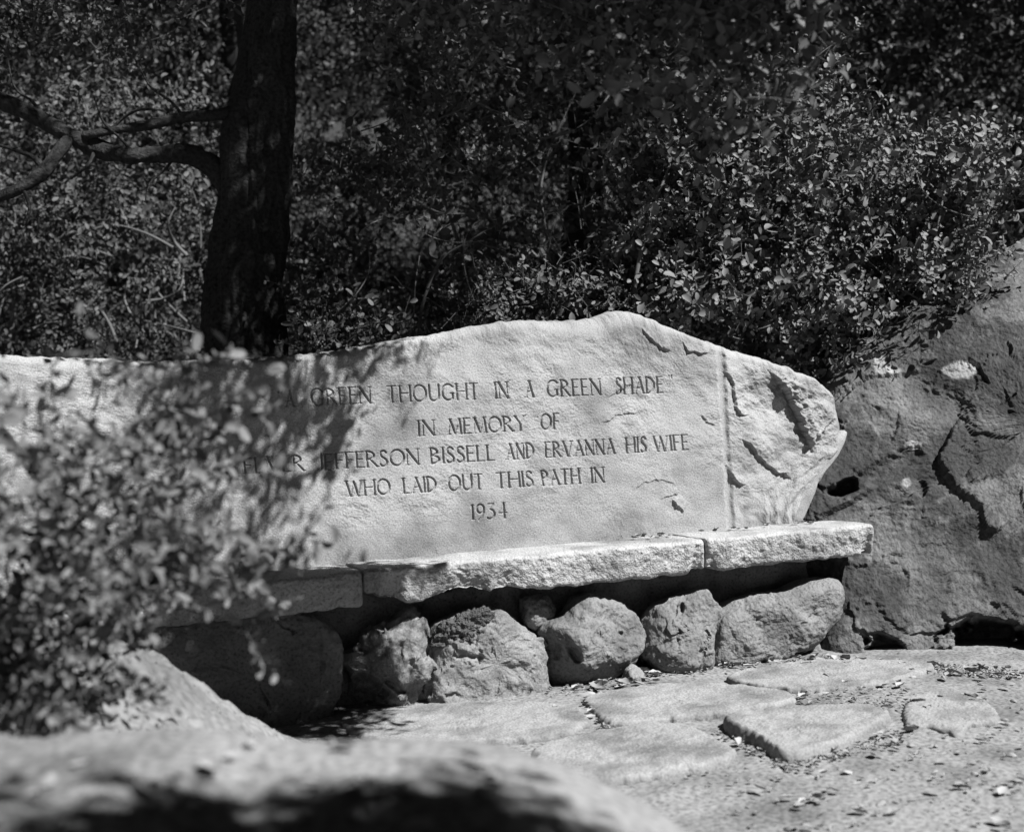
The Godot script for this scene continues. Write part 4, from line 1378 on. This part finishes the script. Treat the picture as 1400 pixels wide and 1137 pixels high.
	cast(sp, [[240, 1160], [320, 1095], [420, 1055], [580, 1062], [710, 1095], [810, 1150], [700, 1240], [300, 1240]], 0.95, 1.15, 2.0, 2.8, 46, 0.09, 9, 0.85)
	dress(ot, oak_fam, sp, 0, "crown")

# ------------------------------------------------------------------ small things on the ground
func make_litter(ground: Node3D) -> void:
	# curled dry leaves
	var curls := []
	for v in 6:
		var P := PackedVector3Array()
		var cl := rng.randf_range(0.2, 0.9)
		var tw := rng.randf_range(-0.3, 0.3)
		for j in 6:
			var y := j / 5.0
			var w := 0.32 * pow(sin(PI * clampf(y * 0.94 + 0.03, 0.0, 1.0)), 0.7) * (1.0 + 0.10 * (1 if j % 2 == 0 else -1))
			for i in 5:
				var a := (i - 2) / 2.0
				var z := cl * w * a * a * 1.3 + cl * 0.35 * pow(y - 0.5, 2.0) * 2.0 + tw * a * (y - 0.5)
				P.append(Vector3(a * w, z, y - 0.5))
		curls.append(grid_mesh(P, 5, 6, false))
	var spots := []
	var zones := [
		[[[1125, 898], [1290, 912], [1400, 918], [1400, 928], [1250, 922], [1120, 912]], 46, 0.040, "dry curled leaf lying along the foot of the big boulder", "leaves at the foot of the boulder"],
		[[[840, 925], [900, 918], [900, 942], [850, 946]], 22, 0.042, "dry leaf in the drift beside the rounded base boulder", "leaves drifted against the base stones"],
		[[[760, 938], [830, 936], [830, 952], [760, 952]], 8, 0.055, "dry leaf lying in front of the notched base boulder", "leaves in front of the notched boulder"],
		[[[960, 905], [1120, 895], [1120, 912], [960, 930]], 20, 0.038, "dry leaf lying before the long low base boulder", "leaves before the long low boulder"],
		[[[1060, 925], [1400, 925], [1400, 1000], [1230, 990], [1080, 970]], 54, 0.034, "dry leaf scattered on the earth beside the flagstones", "leaves scattered on the path"],
		[[[1000, 1000], [1110, 1010], [1260, 1000], [1260, 1040], [1020, 1040]], 30, 0.034, "dry leaf in the gaps round the raised flagstone", "leaves round the raised flagstone"],
		[[[980, 1050], [1400, 1010], [1400, 1137], [1060, 1137]], 36, 0.030, "dry leaf on the open trodden earth of the path", "leaves on the open earth"],
		[[[560, 975], [780, 960], [960, 955], [1060, 970], [850, 985], [700, 1000]], 24, 0.028, "small dry leaf lying on the flat flagstones", "leaves on the flagstones"]]
	for z in zones:
		var pl := poly_of(z[0])
		for k in z[1]:
			var q := random_in(pl)
			var g := on_ground(q.x, q.y)
			spots.append([Vector3(g.x, maxf(ground_y(g.x, g.z), path_y(g.x, g.z)) + 0.007, g.z), z[2], z[3], z[4]])
	var pl := poly_of([[-60, 1005], [560, 1000], [700, 1030], [820, 1070], [700, 1137], [-60, 1137]])
	for k in 26:
		var q := random_in(pl)
		var g := on_ground(q.x, q.y)
		spots.append([Vector3(g.x, ground_y(g.x, g.z) + 0.006, g.z), 0.030, "pale dry leaf lying on the near earth bank", "leaves on the near bank"])
	for s in spots:
		var o := part(numbered("fallen_leaf"), curls[rng.randi() % curls.size()], M.dry if rng.randf() < 0.5 else M.dry_dark, self)
		var b := Basis(Vector3.UP, rng.randf() * TAU) * Basis(Vector3.RIGHT, rng.randf_range(-0.25, 0.25)) * Basis(Vector3.FORWARD, rng.randf_range(-0.25, 0.25) + (PI if rng.randf() < 0.3 else 0.0))
		var sc: float = s[1] * rng.randf_range(0.45, 1.25)
		o.transform = Transform3D(b.scaled_local(Vector3.ONE * sc), s[0])
		o.set_meta("label", s[2])
		o.set_meta("category", "leaf")
		o.set_meta("group", s[3])
	# leaf crumbs on the seat
	for k in 34:
		var px: float = [rng.randf_range(860, 915), rng.randf_range(960, 1010), rng.randf_range(1030, 1110), rng.randf_range(700, 1150)][rng.randi() % 4]
		var b := bench_px(px, 738, -0.2)
		var n := rng.randf_range(-0.27, -0.12)
		var o := part(numbered("fallen_leaf"), curls[rng.randi() % curls.size()], M.dry_dark, self)
		o.transform = Transform3D(Basis(Vector3.UP, rng.randf() * TAU).scaled_local(Vector3.ONE * rng.randf_range(0.014, 0.03)), BO + BU * b.x + BV * 0.008 + BN * n)
		o.set_meta("label", "dark dry leaf lying on the seat against the backrest")
		o.set_meta("category", "leaf")
		o.set_meta("group", "leaves on the seat")
	# pebbles and crumbs of earth
	var peb := SphereMesh.new()
	peb.radius = 0.5
	peb.height = 0.7
	peb.radial_segments = 7
	peb.rings = 4
	peb.material = M.pebble
	var mm := MultiMesh.new()
	mm.transform_format = MultiMesh.TRANSFORM_3D
	mm.mesh = peb
	mm.instance_count = 2600
	for k in 2600:
		var x := rng.randf_range(-1.5, 2.2)
		var z := rng.randf_range(-4.3, -1.9)
		if k < 700:
			x = rng.randf_range(-1.5, -0.4)
			z = rng.randf_range(-3.4, -1.9)
		var s := 0.004 + 0.010 * pow(rng.randf(), 4.0)
		mm.set_instance_transform(k, Transform3D(Basis(Vector3(rng.randfn(), rng.randfn(), rng.randfn()).normalized(), rng.randf() * TAU).scaled_local(Vector3(s, s * rng.randf_range(0.5, 1.0), s * rng.randf_range(0.6, 1.3))), Vector3(x, ground_y(x, z), z)))
	var o := MultiMeshInstance3D.new()
	o.name = "gravel"
	o.multimesh = mm
	o.set_meta("kind", "stuff")
	o.set_meta("label", "small pebbles and crumbs of earth strewn over the path")
	o.set_meta("category", "gravel")
	add_child(o)
	var lm := MultiMesh.new()
	lm.transform_format = MultiMesh.TRANSFORM_3D
	curls[1].surface_set_material(0, M.dry_dark)
	lm.mesh = curls[1]
	var drift := [[poly_of([[1120, 896], [1290, 911], [1400, 917], [1400, 930], [1120, 914]]), 0.3], [poly_of([[740, 945], [880, 915], [1110, 892], [1110, 905], [900, 930], [760, 956]]), 0.55], [poly_of([[985, 995], [1070, 1042], [1140, 1034], [1220, 1000], [1240, 1020], [1080, 1060], [975, 1005]]), 0.7], [poly_of([[800, 960], [812, 958], [840, 998], [900, 996], [820, 1006]]), 0.78], [poly_of([[1075, 950], [1240, 940], [1250, 975], [1090, 970]]), 0.9], [poly_of([[900, 1060], [1400, 990], [1400, 1137], [1000, 1137]]), 1.0]]
	lm.instance_count = 1100
	for k in 1100:
		var pick := rng.randf()
		var dp: PackedVector2Array = drift[0][0]
		for z in drift:
			if pick <= z[1]:
				dp = z[0]
				break
		var q := random_in(dp)
		var g := on_ground(q.x, q.y)
		lm.set_instance_transform(k, Transform3D((Basis(Vector3.UP, rng.randf() * TAU) * Basis(Vector3.RIGHT, rng.randf_range(-0.5, 0.5))).scaled_local(Vector3.ONE * rng.randf_range(0.006, 0.018)), Vector3(g.x, ground_y(g.x, g.z) + 0.006, g.z)))
	var lo := MultiMeshInstance3D.new()
	lo.name = "leaf_litter"
	lo.multimesh = lm
	lo.set_meta("kind", "stuff")
	lo.set_meta("label", "fine broken leaf litter drifted along stones and joints")
	lo.set_meta("category", "litter")
	add_child(lo)
	# the root that runs down the bank
	var br := thing("dead_branch", "thin dead branch lying down the sunlit earth bank", "branch", Vector3.ZERO)
	var pts := []
	for p in [[205, 868], [240, 890], [280, 912], [320, 935], [350, 955], [380, 972]]:
		var g := on_ground(p[0], p[1], 2.25)
		pts.append(Vector3(g.x, ground_y(g.x, g.z) + 0.015, g.z))
	br.position = pts[0]
	part("stick", tube(local(pts, br), [0.006, 0.010, 0.012, 0.011, 0.009, 0.004], 12, 8, 0.003, 4.0), M.bark, br)
	pts = []
	for p in [[250, 880], [285, 905], [320, 928], [352, 950]]:
		var g := on_ground(p[0], p[1], 2.25)
		pts.append(Vector3(g.x, ground_y(g.x, g.z) + 0.022, g.z))
	part("stick", tube(local(pts, br), [0.004, 0.007, 0.008, 0.003], 10, 8, 0.002, 7.0), M.bark, br)
	# loose stones
	for s in [[[[852, 934], [856, 914], [866, 908], [878, 918], [882, 934]], "small angular stone wedged between two base boulders", 0.05], [[[1096, 890], [1100, 878], [1116, 874], [1122, 888], [1112, 896]], "small stone tucked beside the long low base boulder", 0.04]]:
		var g := on_ground(s[0][0][0], s[0][0][1] - 2)
		var ol := []
		for p in s[0]:
			var q := on_plane(p[0], p[1], g, Vector3(0, 0, 1)) - g
			ol.append(Vector2(q.x, q.y - 0.004))
		var st := part(numbered("loose_stone"), rock(ol, Vector3.ZERO, Vector3.RIGHT, Vector3.UP, Vector3.BACK, s[2], s[2], 40, 24, {"amp": 0.008, "freq": 20.0, "fine": 0.003}), M.base_pale, self)
		st.position = g
		st.set_meta("label", s[1])
		st.set_meta("category", "stone")

# ------------------------------------------------------------------ materials
func make_materials() -> void:
	var SX := FastNoiseLite.TYPE_SIMPLEX_SMOOTH
	var CE := FastNoiseLite.TYPE_CELLULAR
	var grain := tex(noise(SX, 0.05, 5, 1), [[0.0, 0.62], [0.3, 0.80], [0.5, 0.90], [0.7, 0.97], [1.0, 1.0]])
	var pits := tex(noise(SX, 0.03, 4, 9), [[0.0, 0.45], [0.22, 0.70], [0.4, 0.93], [1.0, 1.0]])
	var stain := tex(noise(SX, 0.008, 5, 4), [[0.0, 0.62], [0.35, 0.86], [0.6, 1.0], [1.0, 1.0]], 512)
	var relief := tex(noise(SX, 0.04, 5, 12), [])
	var crumb := tex(noise(SX, 0.02, 5, 21), [])
	var soil_tex := tex(noise(SX, 0.025, 6, 33), [[0.0, 0.55], [0.35, 0.80], [0.55, 0.92], [1.0, 1.0]])
	M.wall = stone_mat("pale sandstone", 0.330, 0.95, grain, 3.0, stain, 0.7, relief, 0.13)
	M.mortar = stone_mat("mortar", 0.310, 0.95, grain, 3.0, null, 1.0, relief, 0.12)
	M.seat = stone_mat("rough sandstone", 0.383, 0.95, pits, 3.0, stain, 0.9, relief, 0.35)
	M.base = stone_mat("grey sandstone", 0.198, 0.95, pits, 2.6, stain, 1.3, crumb, 0.5)
	M.base_pale = stone_mat("light sandstone", 0.238, 0.95, grain, 2.6, stain, 1.5, crumb, 0.45)
	M.rubble = stone_mat("rubble", 0.198, 0.95, pits, 2.6, stain, 1.3, crumb, 0.5)
	M.boulder = stone_mat("weathered sandstone", 1.0, 0.95, pits, 2.4, stain, 0.8, crumb, 0.6, true)
	M.flag = stone_mat("flagstone", 0.275, 0.95, grain, 2.2, stain, 0.9, relief, 0.14)
	M.soil = stone_mat("trodden earth", 0.244, 1.0, soil_tex, 1.9, stain, 0.5, crumb, 0.3)
	M.litter = stone_mat("leaf litter", 0.05, 1.0, soil_tex, 1.9, stain, 0.5, crumb, 1.0)
	M.pebble = stone_mat("pebble", 0.211, 0.95, grain, 9.0, stain, 6.0, null, 0.0)
	M.moss = stone_mat("moss", 0.086, 1.0, pits, 7.0, null, 1.0, crumb, 0.6)
	M.bark = stone_mat("bark", 0.045, 0.95, tex(noise(SX, 0.03, 5, 51), [[0.0, 0.4], [0.5, 0.85], [1.0, 1.0]], 512), 3.0, null, 1.0, crumb, 0.6)
	M.stem = stone_mat("pale bark", 0.132, 0.9, grain, 6.0, null, 1.0, relief, 0.1)
	M.twig = plain("twig", 0.066, 0.9)
	M.leaf = plain("tree leaf", 0.060, 0.62)
	M.shrub_leaf = plain("shrub leaf", 0.100, 0.60)
	for m in [M.leaf, M.shrub_leaf]:
		m.metallic_specular = 0.35
		m.backlight = grey(0.05)
	M.dry = plain("dry leaf", 0.25, 0.8)
	M.dry_dark = plain("brown dry leaf", 0.17, 0.8)

func plain(called: String, value: float, rough: float) -> StandardMaterial3D:
	var m := StandardMaterial3D.new()
	m.resource_name = called
	m.albedo_color = grey(value)
	m.roughness = rough
	m.metallic_specular = 0.5
	m.cull_mode = BaseMaterial3D.CULL_DISABLED
	return m

# ------------------------------------------------------------------ scene
func _ready() -> void:
	BV = BN.cross(BU).normalized()
	rng.seed = 1934
	# camera: a level view camera with its lens shifted, focused on the inscription
	var cam := Camera3D.new()
	cam.name = "camera"
	cam.position = EYE
	cam.near = 0.05
	cam.far = 300.0
	cam.projection = Camera3D.PROJECTION_FRUSTUM
	cam.size = PHOTO.y / FPX * cam.near
	cam.frustum_offset = Vector2(0, (HORIZON - PHOTO.y * 0.5) / FPX * cam.near)
	var lens := CameraAttributesPhysical.new()
	lens.frustum_focal_length = 300.0
	lens.exposure_aperture = 19.0
	lens.frustum_focus_distance = 4.25
	add_child(cam)
	cam.attributes = lens
	cam.projection = Camera3D.PROJECTION_FRUSTUM
	cam.near = 0.05
	cam.far = 300.0
	cam.size = PHOTO.y / FPX * cam.near
	# sky and sun
	var sky_mat := ProceduralSkyMaterial.new()
	sky_mat.sky_top_color = Color(0.10, 0.10, 0.10)
	sky_mat.sky_horizon_color = Color(0.15, 0.15, 0.15)
	sky_mat.ground_bottom_color = Color(0.1, 0.1, 0.1)
	sky_mat.ground_horizon_color = Color(0.12, 0.12, 0.12)
	sky_mat.sun_angle_max = 1.0
	var sky := Sky.new()
	sky.sky_material = sky_mat
	var env := Environment.new()
	env.background_mode = Environment.BG_SKY
	env.sky = sky
	env.tonemap_mode = Environment.TONE_MAPPER_LINEAR
	env.tonemap_exposure = 2.45
	env.sdfgi_enabled = true
	env.ssao_enabled = true
	env.ssil_enabled = true
	var we := WorldEnvironment.new()
	we.environment = env
	add_child(we)
	var sun := DirectionalLight3D.new()
	sun.light_energy = 1.5
	sun.light_angular_distance = 0.5
	sun.light_color = Color(1, 1, 1)
	sun.shadow_enabled = true
	add_child(sun)
	sun.look_at_from_position(sun_to * 10.0, Vector3.ZERO)

	for n in [[n_fine, FastNoiseLite.TYPE_SIMPLEX_SMOOTH, 4, 3], [n_mid, FastNoiseLite.TYPE_SIMPLEX_SMOOTH, 4, 5], [n_low, FastNoiseLite.TYPE_SIMPLEX_SMOOTH, 3, 7], [n_ridge, FastNoiseLite.TYPE_SIMPLEX_SMOOTH, 3, 11]]:
		n[0].noise_type = n[1]
		n[0].frequency = 1.0
		n[0].fractal_octaves = n[2]
		n[0].seed = n[3]
	n_ridge.frequency = 0.25
	make_materials()
	var t0 := Time.get_ticks_msec()
	var ground := make_ground()
	for f in [
		[[[807, 975], [800, 960], [865, 946], [980, 942], [1070, 952], [1085, 962], [1020, 979], [900, 991], [835, 996]], 0.017, 1.0],
		[[[730, 1045], [755, 1022], [865, 1000], [935, 1000], [985, 1022], [1003, 1042], [910, 1064], [800, 1075]], 0.019, 8.0],
		[[[988, 992], [1050, 981], [1185, 976], [1217, 992], [1180, 1011], [1125, 1034], [1072, 1042], [1025, 1014]], 0.027, 15.0],
		[[[470, 992], [520, 975], [600, 968], [700, 966], [780, 969], [806, 994], [750, 1012], [640, 1020], [520, 1020]], 0.013, 22.0],
		[[[995, 932], [1050, 915], [1125, 907], [1275, 912], [1220, 935], [1100, 949]], 0.013, 29.0],
		[[[1236, 972], [1262, 954], [1300, 948], [1330, 958], [1352, 966], [1366, 990], [1330, 996], [1310, 1012], [1268, 1000], [1244, 1004]], 0.013, 36.0]]:
		flagstone(ground, f[0], f[1], f[2])
	print("ground ", Time.get_ticks_msec() - t0)
	make_bench()
	print("bench ", Time.get_ticks_msec() - t0)
	make_boulder()
	print("boulder ", Time.get_ticks_msec() - t0)
	make_plants()
	print("plants ", Time.get_ticks_msec() - t0)
	make_litter(ground)
	print("all ", Time.get_ticks_msec() - t0)
